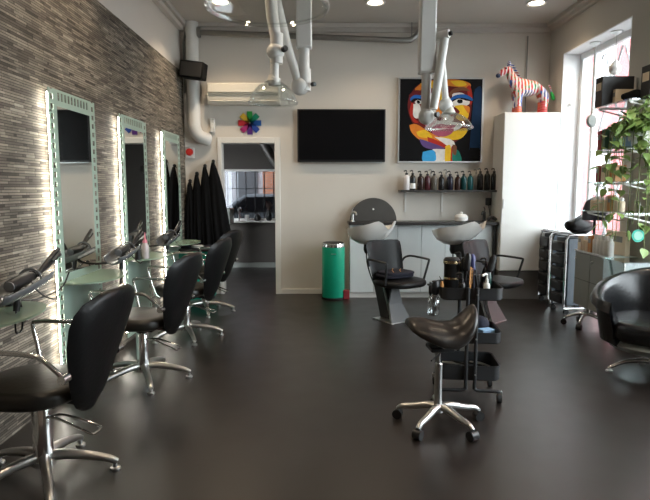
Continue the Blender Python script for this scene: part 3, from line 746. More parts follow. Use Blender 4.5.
ch = styling_chair('styling_chair', 'large nearest black styling chair at the bottom left of the picture', (-1.385, 2.64, 0), R(-8), G)
dup(ch, (-1.34, 4.06, 0), R(-12), 'black styling chair second from the camera, in front of the middle mirror', G)
dup(ch, (-1.31, 5.28, 0), R(-12), 'black styling chair third from the camera, near the farthest mirror', G)
dup(ch, (-1.36, 6.40, 0), R(-20), 'farthest black styling chair beside the doorway and the capes', G)

# ------------------------------------------------------------------ mirror stations
def station(yc, label, hide=False):
    # local: x out of the wall, y along the wall
    t = thing('lit_mirror', label, 'mirror', (XL+.012, yc, 0), 0, 'backlit salon mirrors')
    H0, H1, W2_ = .08, 2.10, .35; t.rotation_euler.z = R(-1.1)
    q = MB(); xa, xb = .050, .055; sw = .10
    def strip_v(ya, yb_, za, zb, vertical=True, hole=.036, pitch=.064, margin=.022):
        # a glass strip pierced by a row of clear squares
        if vertical:
            yc_ = ya+margin+hole/2 if ya < 0 else yb_-margin-hole/2
            h0, h1 = yc_-hole/2, yc_+hole/2
            q.b2(xa, xb, ya, h0, za, zb); q.b2(xa, xb, h1, yb_, za, zb)
            z = za
            n = int((zb-za)/pitch)
            for k in range(n+1):
                a = za+k*pitch; b = min(zb, a+pitch-hole)
                if b > a: q.b2(xa, xb, h0, h1, a, b)
        else:
            zc = (za+zb)/2+.012; hh = .055
            q.b2(xa, xb, ya, yb_, za, zc-hh/2); q.b2(xa, xb, ya, yb_, zc+hh/2, zb)
            n = int((yb_-ya)/.048)
            for k in range(n+1):
                a = ya+k*.048; b = min(yb_, a+.024)
                if b > a: q.b2(xa, xb, a, b, zc-hh/2, zc+hh/2)
    strip_v(-W2_, -W2_+sw, H0, H1); strip_v(W2_-sw, W2_, H0, H1); strip_v(-W2_+sw, W2_-sw, H1-.11, H1, False)
    q.b2(xa, xb, -W2_+sw, W2_-sw, H0, .86)
    q.build('frosted_glass_frame', M['tealglass'], t, smooth=False)
    MB().b2(.044, .058, -W2_+sw, W2_-sw, .86, H1-.11).build('mirror_glass', M['mirror'], t, smooth=False)
    MB().b2(.040, .048, -W2_+.004, -W2_+.016, H0+.05, H1-.03).build('led_strip', M['led'], t, smooth=False)
    for y in (-W2_+.012, W2_-.012):
        for z in (.3, 1.1, 1.95): MB().cyl((-.005, y, z), (.062, y, z), .009, n=12).build('standoff', M['chrome'], t)
    return t
YC = [4.02, 5.29, 6.61]
station(YC[0], 'nearest tall backlit mirror in a frosted green glass frame')
station(YC[1], 'middle one of the three tall backlit mirrors')
station(YC[2], 'farthest tall backlit mirror, beside the hanging capes')
SH = [('frosted green glass ledge at the left edge of the picture', 2.75), ('frosted green glass ledge in front of the nearest mirror', 4.02), ('frosted green glass ledge below the middle mirror, holding the pink topped bottle', 5.29), ('frosted green glass ledge below the farthest mirror', 6.61)]
for l, y in SH:
    t = thing('glass_ledge', l, 'shelf', (XL+.07, y, .80), 0, 'glass ledges')
    P = [(0, -.34)]+[(.06+.24*math.cos(a)**.8 if abs(a) < PI/2-.01 else .06, .34*math.sin(a)) for a in [-PI/2+PI*i/24 for i in range(25)]]+[(0, .34)]
    MB().prism(P, -.006, .006).build('glass_plate', M['shelfglass'], t, smooth=False)
    q = MB()
    for yy in (-.2, .2): q.b2(-.0, .10, yy-.012, yy+.012, -.028, -.006)
    q.build('support', M['alu'], t)

# tool trays, dryers and irons
def tray(loc, rz, label):
    t = thing('tool_tray', label, 'tray', loc, rz, 'swing-out tool trays')
    q = MB(); rings = []
    # open trough running along Y, sloping
    for k in range(13):
        f = k/12; y = -.30+.56*f; r = .060+.012*math.sin(f*PI); sc = 1 if 0 < k < 12 else .8
        zc = .06+.05*(f-.5)
        ring = [Vector((r*sc*1.15*math.cos(a), y, zc+r*sc*math.sin(a))) for a in [PI+PI*j/12 for j in range(13)]]
        rings.append(ring)
    q.loft(rings, cap=False, closed=False).build('trough', M['greyplastic'], t, solid=.006)
    MB().tube([(.058*math.cos(a), .09, .062+.050*math.sin(a)) for a in [2*PI*j/24 for j in range(25)]], .006, 8).build('ring', M['greyplastic'], t)
    MB().tube([(-.02, -.05, .0), (-.08, -.08, -.03), (-.23, -.10, -.04)], .009, 10, smooth=3).build('swing_arm', M['blackplastic'], t)
    return t
def dryer(loc, rz, label, tilt=0):
    t = thing('hair_dryer', label, 'hair dryer', loc, rz, 'hair dryers')
    t.rotation_euler = (R(tilt), 0, rz)
    MB().tube([(0, -.10, 0), (0, -.07, 0), (0, .04, 0), (0, .09, 0), (0, .12, 0)], [.030, .035, .034, .025, .022], 18).build('barrel', M['blackplastic'], t)
    MB().tube([(0, .12, 0), (0, .17, 0)], [.026, .018], 14).build('nozzle', M['rubber'], t)
    MB().tube([(0, -.03, -.02), (0, -.05, -.09), (0, -.07, -.14)], [.019, .017, .015], 12).build('handle', M['blackplastic'], t)
    MB().tube([(0, -.07, -.14), (.0, -.09, -.20), (-.03, -.04, -.27), (-.05, .05, -.28), (-.06, .09, -.2), (-.05, .06, -.1)], .005, 6, smooth=5).build('cord', M['blackplastic'], t)
    MB().lathe([(.029, 0), (.026, .01), (.001, .012)], n=16, rot=Matrix.Rotation(PI/2, 3, 'X'), c=(0, -.098, 0)).build('intake_grille', M['greyplastic'], t)
    return t
def iron(loc, rz, label, tilt=12):
    t = thing('hair_straightener', label, 'hair straightener', loc, rz, 'hair straighteners')
    t.rotation_euler = (R(tilt), 0, rz)
    for s, n_ in ((-1, 'plate_arm'), (1, 'plate_arm')):
        MB().tube([(0, -.12, 0), (0, 0, s*.012), (0, .13, s*.018)], [.011, .013, .012], 10).build(n_, M['blackplastic'], t)
    MB().b2(-.012, .012, .04, .13, -.006, -.002).b2(-.012, .012, .04, .13, .002, .006).build('heating_plate', M['alu'], t)
    MB().tube([(0, -.12, 0), (0, -.18, .03), (.03, -.2, -.05), (.04, -.12, -.16), (.02, -.02, -.2)], .0045, 6, smooth=5).build('cord', M['blackplastic'], t)
    return t
names = ['at the left edge of the picture', 'between the nearest and middle mirrors', 'beside the farthest mirror']
for i, (y, x) in enumerate(((2.86, -1.56), (4.36, -1.56), (5.68, -1.56))):
    z = .90
    tray((x, y, z), R(3), 'grey trough shaped tool tray '+names[i])
    dryer((x+.0, y-.02, z+.062), R(0), 'black hair dryer lying in the tool tray '+names[i], 6)
    iron((x+.03, y+.22, z+.125), R(-4), 'black hair straightener sticking up from the tool tray '+names[i], 24)
t = thing('power_adapter', 'small black power adapter with a cord under the nearest tool tray', 'adapter', (-1.70, 2.98, .80))
MB().b2(-.03, .03, -.05, .05, .008, .055).build('housing', M['blackplastic'], t, bevel=.008)
MB().tube([(0, .05, .03), (.04, .2, .0), (.10, .38, .03), (.12, .46, .12)], .005, 6, smooth=5).build('cord', M['blackplastic'], t)
t = thing('squeeze_bottle', 'clear squeeze bottle with a pink nozzle on the glass ledge of the middle mirror', 'bottle', (-1.60, 5.02, .807))
MB().lathe([(.03, 0), (.034, .01), (.034, .12), (.022, .14), (.02, .145)]).build('body', pmat('cloudy_plastic', (.55, .5, .5), .25), t)
MB().lathe([(.022, .145), (.022, .16), (.008, .18), (.003, .24)]).build('nozzle', M['pink'], t)
for x, y, h, l in ((-1.64, 4.93, .11, 'small black product jar beside the pink topped bottle'), (-1.65, 5.13, .16, 'black spray can behind the pink topped bottle')):
    lathe_thing('product_jar', l, 'jar', [(.022, 0), (.026, .005), (.026, h*.8), (.014, h*.9), (.012, h)], M['blackplastic'], (x, y, .807))

# ------------------------------------------------------------------ wash units
def wash_unit(name, label, loc, rz, towel=False):
    # sitter faces local -Y
    t = thing(name, label, 'wash unit', loc, rz, 'backwash units')
    MB().cushion((0, -.06), .27, .255, .405, .475, e=2.6, dome=.02, rr=.033).build('seat', M['leather'], t)
    q = MB(); rings = []
    for f, wd in ((0, .205), (.03, .225), (.3, .235), (.6, .245), (.85, .248), (.95, .24), (1, .21)):
        z = .44+.43*f; yb = .17+.11*f
        b, fr_ = [], []
        for i in range(11):
            u = -1+.2*i; e = math.sqrt(max(0, 1-abs(u)**8)); cz = -.05*u*u
            b.append(Vector((u*wd, yb+cz+.03*e, z))); fr_.append(Vector((u*wd, yb+cz-.03*e, z)))
        rings.append(b+list(reversed(fr_[1:-1])))
    q.loft(rings).build('backrest', M['leather'], t, bevel=0, ang=50)
    for s in (-1, 1):
        a = MB().tube([(s*.23, .19, .60), (s*.26, .17, .66), (s*.29, .13, .685), (s*.30, .05, .69), (s*.30, -.17, .68), (s*.30, -.19, .67), (s*.295, -.19, .65), (s*.27, -.14, .44)], .0125, 8, smooth=2).build('armrest', M['blackmetal'], t)
    # black spine with chrome edges, leaning back up to the bowl
    sp = [(.02, 0), (.20, 0), (.50, .86), (.36, .86)]
    MB().prism([(y+.0, z) for y, z in sp], -.05, .05, 'yz').build('spine', M['blackmetal'], t, bevel=.004)
    for s in (-1, 1):
        MB().prism([(-.012, 0), (.022, 0), (.36, .86), (.33, .86)], s*.052-.006, s*.052+.006, 'yz').build('chrome_edge', M['chrome'], t)
    # chrome foot plate wedge under the seat
    MB().loft([[Vector(p) for p in ((-.15, -.12, .0), (.13, -.12, 0), (.13, -.10, 0), (-.15, -.10, 0))], [Vector(p) for p in ((-.11, -.02, .20), (.07, -.02, .20), (.07, 0, .20), (-.11, 0, .20))], [Vector(p) for p in ((-.03, .02, .40), (.05, .02, .40), (.05, .04, .40), (-.03, .04, .40))]]).build('foot_plate', M['darksteel'], t, smooth=False)
    MB().b2(-.15, .13, -.12, .22, 0, .012).build('floor_plate', M['alu'], t, bevel=.002)
    MB().b2(-.12, .12, -.1, .14, .385, .408).build('seat_plate', M['blackmetal'], t)
    # bowl: tilted ceramic shell with neck notch at the front
    q = MB(); n = 40
    def ring(rx, ry, zc, yc, notch, tilt):
        out = []
        for i in range(n):
            a = 2*PI*i/n
            x = rx*math.cos(a); y = ry*math.sin(a)
            fr = max(0, -math.sin(a)); nn = math.exp(-(x/.07)**2)*(fr > 0)
            # sides of the notch rise like horns
            horn = math.exp(-((abs(x)-.12)/.07)**2)*fr
            z = zc+tilt*(y)+(-.075*nn+.035*horn)*notch
            out.append(Vector((x, yc+y, z)))
        return out
    outer = [ring(.05, .05, .80, .50, 0, 0), ring(.11, .12, .815, .50, 0, -.05), ring(.20, .22, .875, .48, 0, -.1), ring(.235, .29, .95, .46, .35, -.14), ring(.25, .315, 1.00, .45, .8, -.17), ring(.255, .32, 1.015, .45, 1, -.17),
             ring(.24, .305, 1.015, .45, 1, -.17), ring(.225, .285, .985, .46, .8, -.15), ring(.21, .24, .93, .47, .3, -.08), ring(.14, .15, .885, .48, 0, 0), ring(.03, .03, .875, .49, 0, 0)]
    q.loft(outer).build('basin', M['ceramic'], t, ang=70)
    MB().lathe([(.045, .70), (.06, .74), (.055, .82)], c=(0, .49, 0)).build('basin_socket', M['blackplastic'], t)
    MB().tube([(-.02, .50, .80), (-.03, .48, .60), (-.03, .36, .38), (-.0, .20, .20)], .008, 8, smooth=4).build('hose', M['blackplastic'], t)
    return t
wu = wash_unit('wash_unit', 'left black wash chair with a grey white basin, beside the green bin', (.83, 5.92, 0), R(33))
dup(wu, (1.88, 5.92, 0), R(42), 'right black wash chair with a grey white basin, behind the tool trolley', 'backwash units')
t = thing('folded_towels', 'folded navy towels lying on the seat of the left wash chair', 'towel', (.81, 5.90, .497), R(33))
for k in range(2):
    MB().cushion((0.0+.01*k, -.01*k), .19-.01*k, .15, .0+.031*k, .030+.031*k, e=4, rr=.012).build('fold', M['towel'], t)
MB().tube([(-.10, -.1, .066), (-.02, .02, .068), (.06, .10, .067)], .004, 6).tube([(.0, -.1, .066), (.05, -.02, .068), (.12, .04, .067)], .004, 6).build('stripe', M['orange'], t)

# ------------------------------------------------------------------ saddle stool
t = thing('saddle_stool', 'black saddle shaped rolling stool on a polished star base', 'stool', (.735, 3.24, 0), R(4))
secs = [(-.215, .640, .012, .05), (-.205, .640, .030, .10), (-.165, .628, .050, .145), (-.10, .605, .066, .165), (-.02, .575, .074, .165), (.06, .568, .080, .155), (.11, .595, .088, .15), (.15, .635, .088, .14), (.178, .675, .070, .115), (.192, .705, .045, .08), (.196, .725, .015, .035)]
q = MB(); rings = []
for x, zc, hh, hw in secs:
    ring = []
    for i in range(28):
        a = 2*PI*i/28; y = hw*math.cos(a); sn = math.sin(a)
        z = zc+hh*sn*(1 if sn > 0 else .85)
        if sn > 0: z -= .0
        z -= .35*y*y/max(hw, .01)*.6
        ring.append(Vector((x, y, z)))
    rings.append(ring)
q.loft(rings).build('seat', M['brownleather'], t, ang=80)
MB().b2(-.08, .06, -.07, .07, .475, .50).build('seat_plate', M['blackmetal'], t, bevel=.005)
MB().lathe([(.012, .38), (.012, .49), (.02, .49)], c=(-.015, 0, 0)).build('gas_piston', M['chrome'], t)
MB().lathe([(.034, .085), (.034, .12), (.024, .13), (.024, .385), (.02, .39)], c=(-.015, 0, 0)).build('column', M['alu'], t)
MB().tube([(0, .0, .46), (-.04, -.06, .455), (-.1, -.14, .45)], .005, 6).build('height_lever', M['blackmetal'], t)
star_base(t, .265, hubz=.115, tip=.055, r=.018, a0=R(-62), casters=True)

# ------------------------------------------------------------------ tool trolley
t = thing('tool_trolley', 'black three tier metal trolley loaded with brushes and bottles', 'trolley', (1.03, 3.76, 0), R(-6))
def tray_box(z0, z1, nm):
    q = MB(); hw, hd, r = .205, .17, .05
    def rr(s, z):
        out = []
        for cx, cy, a0 in ((hw-r, hd-r, 0), (-hw+r, hd-r, 90), (-hw+r, -hd+r, 180), (hw-r, -hd+r, 270)):
            for k in range(6):
                a = R(a0+18*k); out.append(Vector((cx+(r-s)*math.cos(a)*1, cy+(r-s)*math.sin(a), z)))
        return out
    q.loft([rr(.012, z0), rr(.0, z0+.01), rr(0, z1), rr(-.004, z1), rr(-.004, z1-.006), rr(.006, z1-.004), rr(.008, z0+.014)])
    return q.build(nm, M['blackmetal'], t)
for a, b in ((.70, .785), (.405, .485), (.15, .255)): tray_box(a, b, 'tray')
for sy in (-1, 1):
    y = sy*.182
    for sx in (-1, 1):
        MB().tube([(sx*.03, y, .79), (sx*.03, y, .16), (sx*.032, y, .105), (sx*.06, y, .09), (sx*.17, y, .088), (sx*.19, y, .085), (sx*.2, y-sy*.02, .08)], .0125, 10, smooth=3).build('frame_tube', M['blackmetal'], t)
    for z in (.745, .445, .20): MB().cyl((0.03, y-sy*0, z), (.03, y+sy*.016, z), .006, n=10).build('screw', M['alu'], t)
for sx in (-1, 1):
    for sy in (-1, 1):
        c = MB().cyl((sx*.2-.012, sy*.16, .032), (sx*.2+.012, sy*.16, .032), .032, n=20).build('caster', M['rubber'], t)
        MB().b2(sx*.2-.017, sx*.2+.017, sy*.16-.015, sy*.16+.015, .05, .085).build('caster_fork', M['alu'], c, bevel=.004)
# contents of the trolley (things of their own)
def TR(x, y, z): # trolley local -> world
    a = R(-6); return (1.03+x*math.cos(a)-y*math.sin(a), 3.76+x*math.sin(a)+y*math.cos(a), z)
t = thing('thermal_flask', 'fat black canister with two gold bands on the top tray', 'canister', TR(-.115, .02, .716))
MB().lathe([(.05, 0), (.052, .01), (.052, .20), (.057, .21), (.057, .235), (.045, .25), (.001, .255)]).build('body', M['blackplastic'], t)
MB().lathe([(.0535, .10), (.0535, .115)], cap=False).build('band', M['gold'], t); MB().lathe([(.0585, .212), (.0585, .23)], cap=False).build('band', M['gold'], t)
def spray(loc, label, sc=1.):
    t = thing('spray_bottle', label, 'spray bottle', loc, 0, 'hanging spray bottles')
    MB().lathe([(.026*sc, -.15), (.032*sc, -.14), (.032*sc, -.03), (.015, .0)]).build('bottle', M['cloudy'], t)
    MB().lathe([(.020, -.01), (.028, .01), (.03, .06), (.022, .085), (.001, .09)]).build('trigger_head', M['blackplastic'], t)
    MB().tube([(-.0, .0, .07), (-.04, -.02, .075)], .008, 8).build('nozzle', M['blackplastic'], t)
spray(TR(-.238, -.10, .735), 'clear spray bottle with a black head hooked left of the trolley', 1)
spray(TR(-.240, .03, .70), 'second clear spray bottle hooked behind the first on the trolley', 1.1)
def brush(loc, h, label, mat, head, tilt=(0, 0)):
    t = thing('hair_brush', label, 'brush', loc, random.uniform(0, 3), 'brushes on the top tray'); t.rotation_euler = (R(tilt[0]), R(tilt[1]), 0)
    MB().lathe([(.008, 0), (.010, .03), (.007, h*.55), (.010, h*.6)]).build('handle', mat, t)
    MB().lathe([(.010, h*.58), (.022, h*.62), (.024, h*.92), (.012, h)]).build('bristle_head', head, t)
brush(TR(-.035, -.03, .716), .29, 'black round brush upright beside the canister on the trolley', M['blackplastic'], M['blackplastic'], (3, 4))
brush(TR(.035, -.02, .716), .28, 'navy blue brush upright in the middle of the trolley', M['towel'], pmat('navy_brush', (.03, .035, .12), .4), (-4, -3))
brush(TR(.10, .02, .716), .28, 'leaning black round brush at the right of the trolley top', M['blackplastic'], M['rubber'], (5, 14))
brush(TR(.0, .09, .716), .25, 'short black brush at the back of the trolley top tray', M['blackplastic'], M['blackplastic'], (5, -6))
def comb(loc, h, label, mat, tilt):
    q = MB().b2(-.006, .006, -.002, .002, 0, h*.4); q.b2(-.010, -.002, -.002, .002, h*.4, h)
    for k in range(12): q.b2(-.004, .014, -.0015, .0015, h*.42+k*h*.047, h*.42+k*h*.047+.003)
    o = q.build('comb', mat, loc=loc); o.rotation_euler = (0, R(tilt), R(20)); tag(o, label, 'comb')
t = thing('clipper_case', 'slim orange plastic tool standing at the left of the trolley', 'tool', TR(-.192, -.09, .716))
MB().lathe([(.012, 0), (.014, .02), (.012, .08), (.007, .10)]).build('body', M['orange'], t); MB().cyl((0, 0, .10), (-.018, 0, .135), .003, n=6).build('tip', M['blackmetal'], t)
comb(TR(-.005, -.09, .716), .20, 'tan comb upright in the middle of the trolley top tray', M['orange'], 3)
comb(TR(.06, -.06, .716), .24, 'black comb upright beside the white bottle on the trolley', M['blackplastic'], -6)
bottle(*TR(.105, -.10, .716), (.68, .68, .66), 'small white nozzle bottle at the front right of the trolley', .10, .022, pump=M['white'], group='bottles on the trolley')
bottle(*TR(-.06, -.10, .716), (.02, .02, .02), 'small black bottle at the front of the trolley top tray', .10, .024, group='bottles on the trolley')
bottle(*TR(.145, .08, .716), (.012, .06, .05), 'dark green bottle at the back right of the trolley', .15, .026, group='bottles on the trolley')
bottle(*TR(-.045, .10, .716), (.02, .02, .02), 'tall black bottle standing behind the round brush on the trolley', .22, .026, group='bottles on the trolley')
bottle(*TR(.12, .10-.07, .716), (.02, .02, .024), 'black bottle behind the white nozzle bottle on the trolley', .19, .026, group='bottles on the trolley')
lathe_thing('jar', 'dark jar at the back of the trolley top tray', 'jar', [(.035, 0), (.037, .01), (.037, .11), (.03, .12)], M['dkbox'], TR(.07, .10, .716))
o = MB().lathe([(.055, 0), (.07, .015), (.068, .03), (.04, .028)], n=24).build('tint_bowl', M['blackplastic'], loc=TR(.15, -.03, .716)); tag(o, 'shallow black tint bowl at the right end of the top tray', 'bowl')
o = MB().b2(-.05, .05, -.035, .035, 0, .05).build('product_box', M['blue'], bevel=.004, loc=TR(.13, .0, .420), rz=R(20)); tag(o, 'pale blue carton on the middle tray of the trolley', 'box')
o = MB().b2(-.04, .04, -.02, .02, 0, .03).build('product_box', M['red'], bevel=.004, loc=TR(.12, -.10, .420), rz=R(-10)); tag(o, 'small red carton on the middle tray of the trolley', 'box')
o = MB().b2(-.08, .08, -.09, .09, 0, .07).build('product_box', M['dkbox'], bevel=.01, loc=TR(-.06, .0, .420), rz=R(5)); tag(o, 'black carton on the middle tray of the trolley', 'box')
o = MB().sphere((0, 0, .06), .07, sz=.85).build('rolled_towel', M['towel'], loc=TR(.1, .10, .420)); tag(o, 'dark rolled towel at the back of the middle tray', 'towel')
tlab = ['at the left', 'left of centre', 'in the middle', 'crossing the middle', 'right of centre', 'at the right']
for k in range(6):
    a = random.uniform(-.5, .5); x = -.14+k*.045
    o = MB().tube([(-.07, -.02, 0), (0, 0, .006), (.07, .02, 0)], [.006, .009, .005], 8).build('hair_clip', M['alu'] if k % 2 else M['blackplastic'], loc=TR(x, -.03+.02*math.sin(k*2), .205+.013*(k % 3)), rz=R(-50)+a); tag(o, ('silver' if k % 2 else 'black')+' long hair clip on the bottom tray, '+tlab[k], 'hair clip', 'hair clips on the bottom tray')

# ------------------------------------------------------------------ ceiling-mounted hood dryers
def knob_ball(q, c, r): q.sphere(c, r, 18, 12)
def dome(t, c, r, h):
    d = MB().lathe([(r*.14, h), (r*.35, h*.93), (r*.62, h*.72), (r*.84, h*.42), (r*.97, h*.1), (r, 0), (r*1.03, -.006)], c=c, n=40, cap=False).build('clear_dome', M['clear'], t, solid=.004)
    MB().tube([(c[0]+r*math.cos(a), c[1]+r*math.sin(a), c[2]-.01) for a in [2*PI*k/40 for k in range(41)]], .007, 8).build('dome_rim', M['clear'], d)
    MB().lathe([(.035, 0), (.045, .01), (.03, .04), (.028, .05)], c=(c[0], c[1], c[2]+h-.01), n=20).build('lamp_holder', M['cream'], d)
    return d
t = thing('ceiling_hood_dryer', 'white jointed ceiling arm with a clear dome left of the television', 'hood dryer', (-.11, 4.0, ZC))
Z = -ZC
MB().b2(-.055, .055, -.045, .045, Z+2.42, 0).build('post', M['arm'], t, bevel=.012)
MB().cyl((0, 0, Z+2.44), (0, 0, Z+2.18), .037).build('extension_tube', M['arm'], t)
q = MB(); knob_ball(q, (-.03, 0, Z+2.165), .065); q.cyl((0, 0, Z+2.13), (0, 0, Z+2.28), .047).build('lower_joint', M['arm'], t)
MB().cyl((.055, -.03, Z+2.17), (.075, -.05, Z+2.17), .016, n=12).build('clamp_knob', M['blackplastic'], t)
MB().tube([(-.045, -.02, Z+2.20), (-.115, -.03, Z+2.42), (-.17, -.03, Z+2.62), (-.225, -.02, Z+2.86)], [.030, .033, .040, .040], 16).build('lower_arm', M['arm'], t)
MB().sphere((-.225, -.02, Z+2.88), .055).build('top_joint', M['arm'], t)
MB().tube([(-.235, -.07, Z+2.87), (-.215, -.08, Z+2.62), (-.185, -.08, Z+2.42)], [.042, .042, .036], 16).build('upper_arm', M['arm'], t)
MB().sphere((-.195, -.08, Z+2.38), .062).cyl((-.19, -.08, Z+2.30), (-.185, -.08, Z+2.50), .044).build('elbow_joint', M['arm'], t)
MB().cyl((-.14, -.12, Z+2.385), (-.12, -.14, Z+2.39), .02, n=12).build('clamp_knob', M['blackplastic'], t)
MB().cyl((-.20, -.08, Z+2.34), (-.205, -.08, Z+2.17), .030).cyl((-.205, -.08, Z+2.20), (-.205, -.08, Z+2.155), .042).build('dome_stem', M['arm'], t)
dome(t, (-.215, -.08, Z+2.045), .168, .14)
MB().b2(-.12, .12, -.12, .12, -.03, 0).build('ceiling_plate', M['arm'], t, bevel=.01)

t = thing('ceiling_hood_dryer', 'white jointed ceiling arm with a clear dome in front of the painting', 'hood dryer', (.755, 4.0, ZC))
MB().b2(-.058, .058, -.045, .045, Z+2.25, 0).build('post', M['arm'], t, bevel=.012)
MB().cyl((0, 0, Z+2.28), (0, 0, Z+1.97), .034).build('extension_tube', M['arm'], t)
q = MB(); knob_ball(q, (.005, 0, Z+1.955), .058); q.build('lower_joint', M['arm'], t)
MB().cyl((.06, -.05, Z+1.96), (.075, -.07, Z+1.96), .018, n=12).build('clamp_knob', M['blackplastic'], t)
MB().tube([(.045, -.05, Z+2.00), (.08, -.05, Z+2.25), (.115, -.04, Z+2.48)], [.028, .032, .030], 16).build('lower_arm', M['arm'], t)
MB().cyl((.05, .0, Z+2.50), (.14, -.06, Z+2.51), .030).build('top_joint', M['arm'], t)
MB().cyl((.135, -.06, Z+2.505), (.155, -.075, Z+2.51), .015, n=12).build('clamp_knob', M['blackplastic'], t)
MB().tube([(.10, .03, Z+2.48), (.13, .04, Z+2.25), (.15, .04, Z+2.05)], [.020, .022, .024], 16).build('upper_arm', M['arm'], t)
MB().sphere((.15, .04, Z+2.04), .05).build('elbow_joint', M['arm'], t)
MB().cyl((.15, .04, Z+2.04), (.16, .04, Z+1.99), .03).build('dome_stem', M['arm'], t)
d = dome(t, (.175, .03, Z+1.885), .165, .10)
MB().b2(-.12, .12, -.12, .12, -.03, 0).build('ceiling_plate', M['arm'], t, bevel=.01)

t = thing('ceiling_hood_dryer', 'large clear dome of a hood dryer cut off by the top edge of the picture', 'hood dryer', (-.155, 1.7, ZC))
dome(t, (0, 0, Z+1.985), .178, .15)
MB().cyl((0, 0, Z+2.12), (0, 0, Z+2.45), .03).build('dome_stem', M['arm'], t)
MB().sphere((0, 0, Z+2.48), .062).build('elbow_joint', M['arm'], t)
MB().tube([(0, 0, Z+2.48), (.03, .1, Z+2.75), (.05, .15, Z+2.95)], .04, 16).build('arm', M['arm'], t)
MB().b2(-.0, .11, .10, .2, Z+2.9, 0).build('post', M['arm'], t, bevel=.012)

# ------------------------------------------------------------------ bay pendants
def pendant(x, y, L, label, kind):
    t = thing('pendant', label, 'pendant', (x, y, W1[2]-.012))
    MB().lathe([(.001, 0), (.06, -.0), (.062, -.012), (.03, -.03), (.006, -.04)], n=24).build('ceiling_rose', M['alu'], t)
    MB().cyl((0, 0, -.03), (0, 0, -L), .005, n=8).build('cable', M['cabgrey'], t)
    if kind: MB().lathe([(.001, -.03), (.045, -.027), (.062, 0), (.045, .027), (.001, .03)], n=28, rot=Matrix.Rotation(PI/2, 3, 'X') @ Matrix.Rotation(0, 3, 'Z'), c=(0, 0, -L-.06), sy=1.25).build('disc_shade', M['cabgrey'], t)
    else: MB().lathe([(.012, 0), (.03, -.02), (.062, -.07), (.06, -.11), (.03, -.15), (.001, -.16)], c=(0, 0, -L)).build('glass_bulb', M['white'], t)
pendant(3.16, 6.50, .82, 'grey disc pendant on a long cable in the window bay', 1)
pendant(3.16, 6.04, .30, 'short pendant with a white globe in the window bay, nearer the camera', 0)

o = MB().lathe([(.012, 0), (.012, .02), (.026, .03), (.024, .048), (.001, .052)], n=18, rot=Matrix.Rotation(PI/2, 3, 'X')).build('window_handle', M['arm'], w1, loc=(3.16, W1[1]-.013, 2.50))

# ------------------------------------------------------------------ drawer trolleys by the window
def drawer_trolley(loc, rz, label):
    t = thing('drawer_trolley', label, 'trolley', loc, rz, 'drawer trolleys by the window')
    for s in (-1, 1):
        MB().tube([(s*.15, -.19, .07), (s*.15, -.19, .86), (s*.15, -.16, .92), (s*.15, .13, .92), (s*.15, .16, .86), (s*.15, .16, .07), (s*.15, -.19, .07)], .012, 8).build('side_frame', M['chrome'], t)
    MB().b2(-.135, .135, -.15, .15, .10, .88).build('housing', M['cabside'], t, bevel=.01)
    for k in range(5):
        d = MB().b2(-.13, .13, -.215, -.15, .12+k*.15, .24+k*.15).build('drawer', M['blackplastic'], t, bevel=.015)
        MB().b2(-.06, .06, -.228, -.215, .215+k*.15, .225+k*.15).build('handle', M['greyplastic'], d)
    MB().b2(-.15, .15, -.19, .16, .90, .915).build('top_tray', M['blackplastic'], t, bevel=.005)
    for sx in (-1, 1):
        for sy in (-1, 1): MB().cyl((sx*.14-.012, sy*.15, .03), (sx*.14+.012, sy*.15, .03), .03, n=16).cyl((sx*.14, sy*.15, .03), (sx*.14, sy*.15, .07), .008, n=8).build('caster', M['rubber'], t)
    return t
dt = drawer_trolley((3.03, 6.88, 0), R(-90), 'left black drawer trolley with a chrome tube frame by the window')
dup(dt, (2.97, 6.36, 0), R(-84), 'right black drawer trolley with a chrome tube frame, beside the grey cabinet', 'drawer trolleys by the window')
o = MB(); rings = []
for k in range(9):
    f = k/8; x = -.17+.34*f; r = .085*math.sin(PI*(.12+.76*f))+.025
    rings.append([Vector((x, r*1.0*math.cos(a)*(1+.1*math.sin(3*a+k)), .085+r*math.sin(a)*(.9+.12*math.sin(2*a+k)))) for a in [2*PI*j/20 for j in range(20)]])
o.loft(rings)
t = thing('black_bag', 'slumped black bag on top of the right drawer trolley', 'bag', (2.99, 6.30, .934), R(20))
o.build('body', M['leather'], t, ang=70)
MB().tube([(-.13, -.04, .12), (-.08, -.05, .18), (.02, -.03, .205), (.12, 0, .17), (.14, .02, .10)], .016, 8, smooth=4).build('strap', M['blackplastic'], t)
# dark hood leaning behind it
t = thing('hood_dryer_head', 'dark rounded hood dryer head on the far end of the grey cabinet', 'hood dryer', (2.89, 5.76, .796), R(20))
MB().lathe([(.001, .56), (.05, .55), (.10, .51), (.125, .43), (.13, .33), (.12, .32), (.10, .43)], n=28, cap=False, c=(0, 0, 0)).build('hood', pmat('dark_hood_plastic', (.05, .05, .065), .25), t)
MB().cyl((.0, .0, 0.02), (.0, .0, .42), .015, n=10).build('pole', M['blackmetal'], t)
MB().b2(-.07, .07, -.07, .07, 0, .02).build('foot', M['blackmetal'], t)

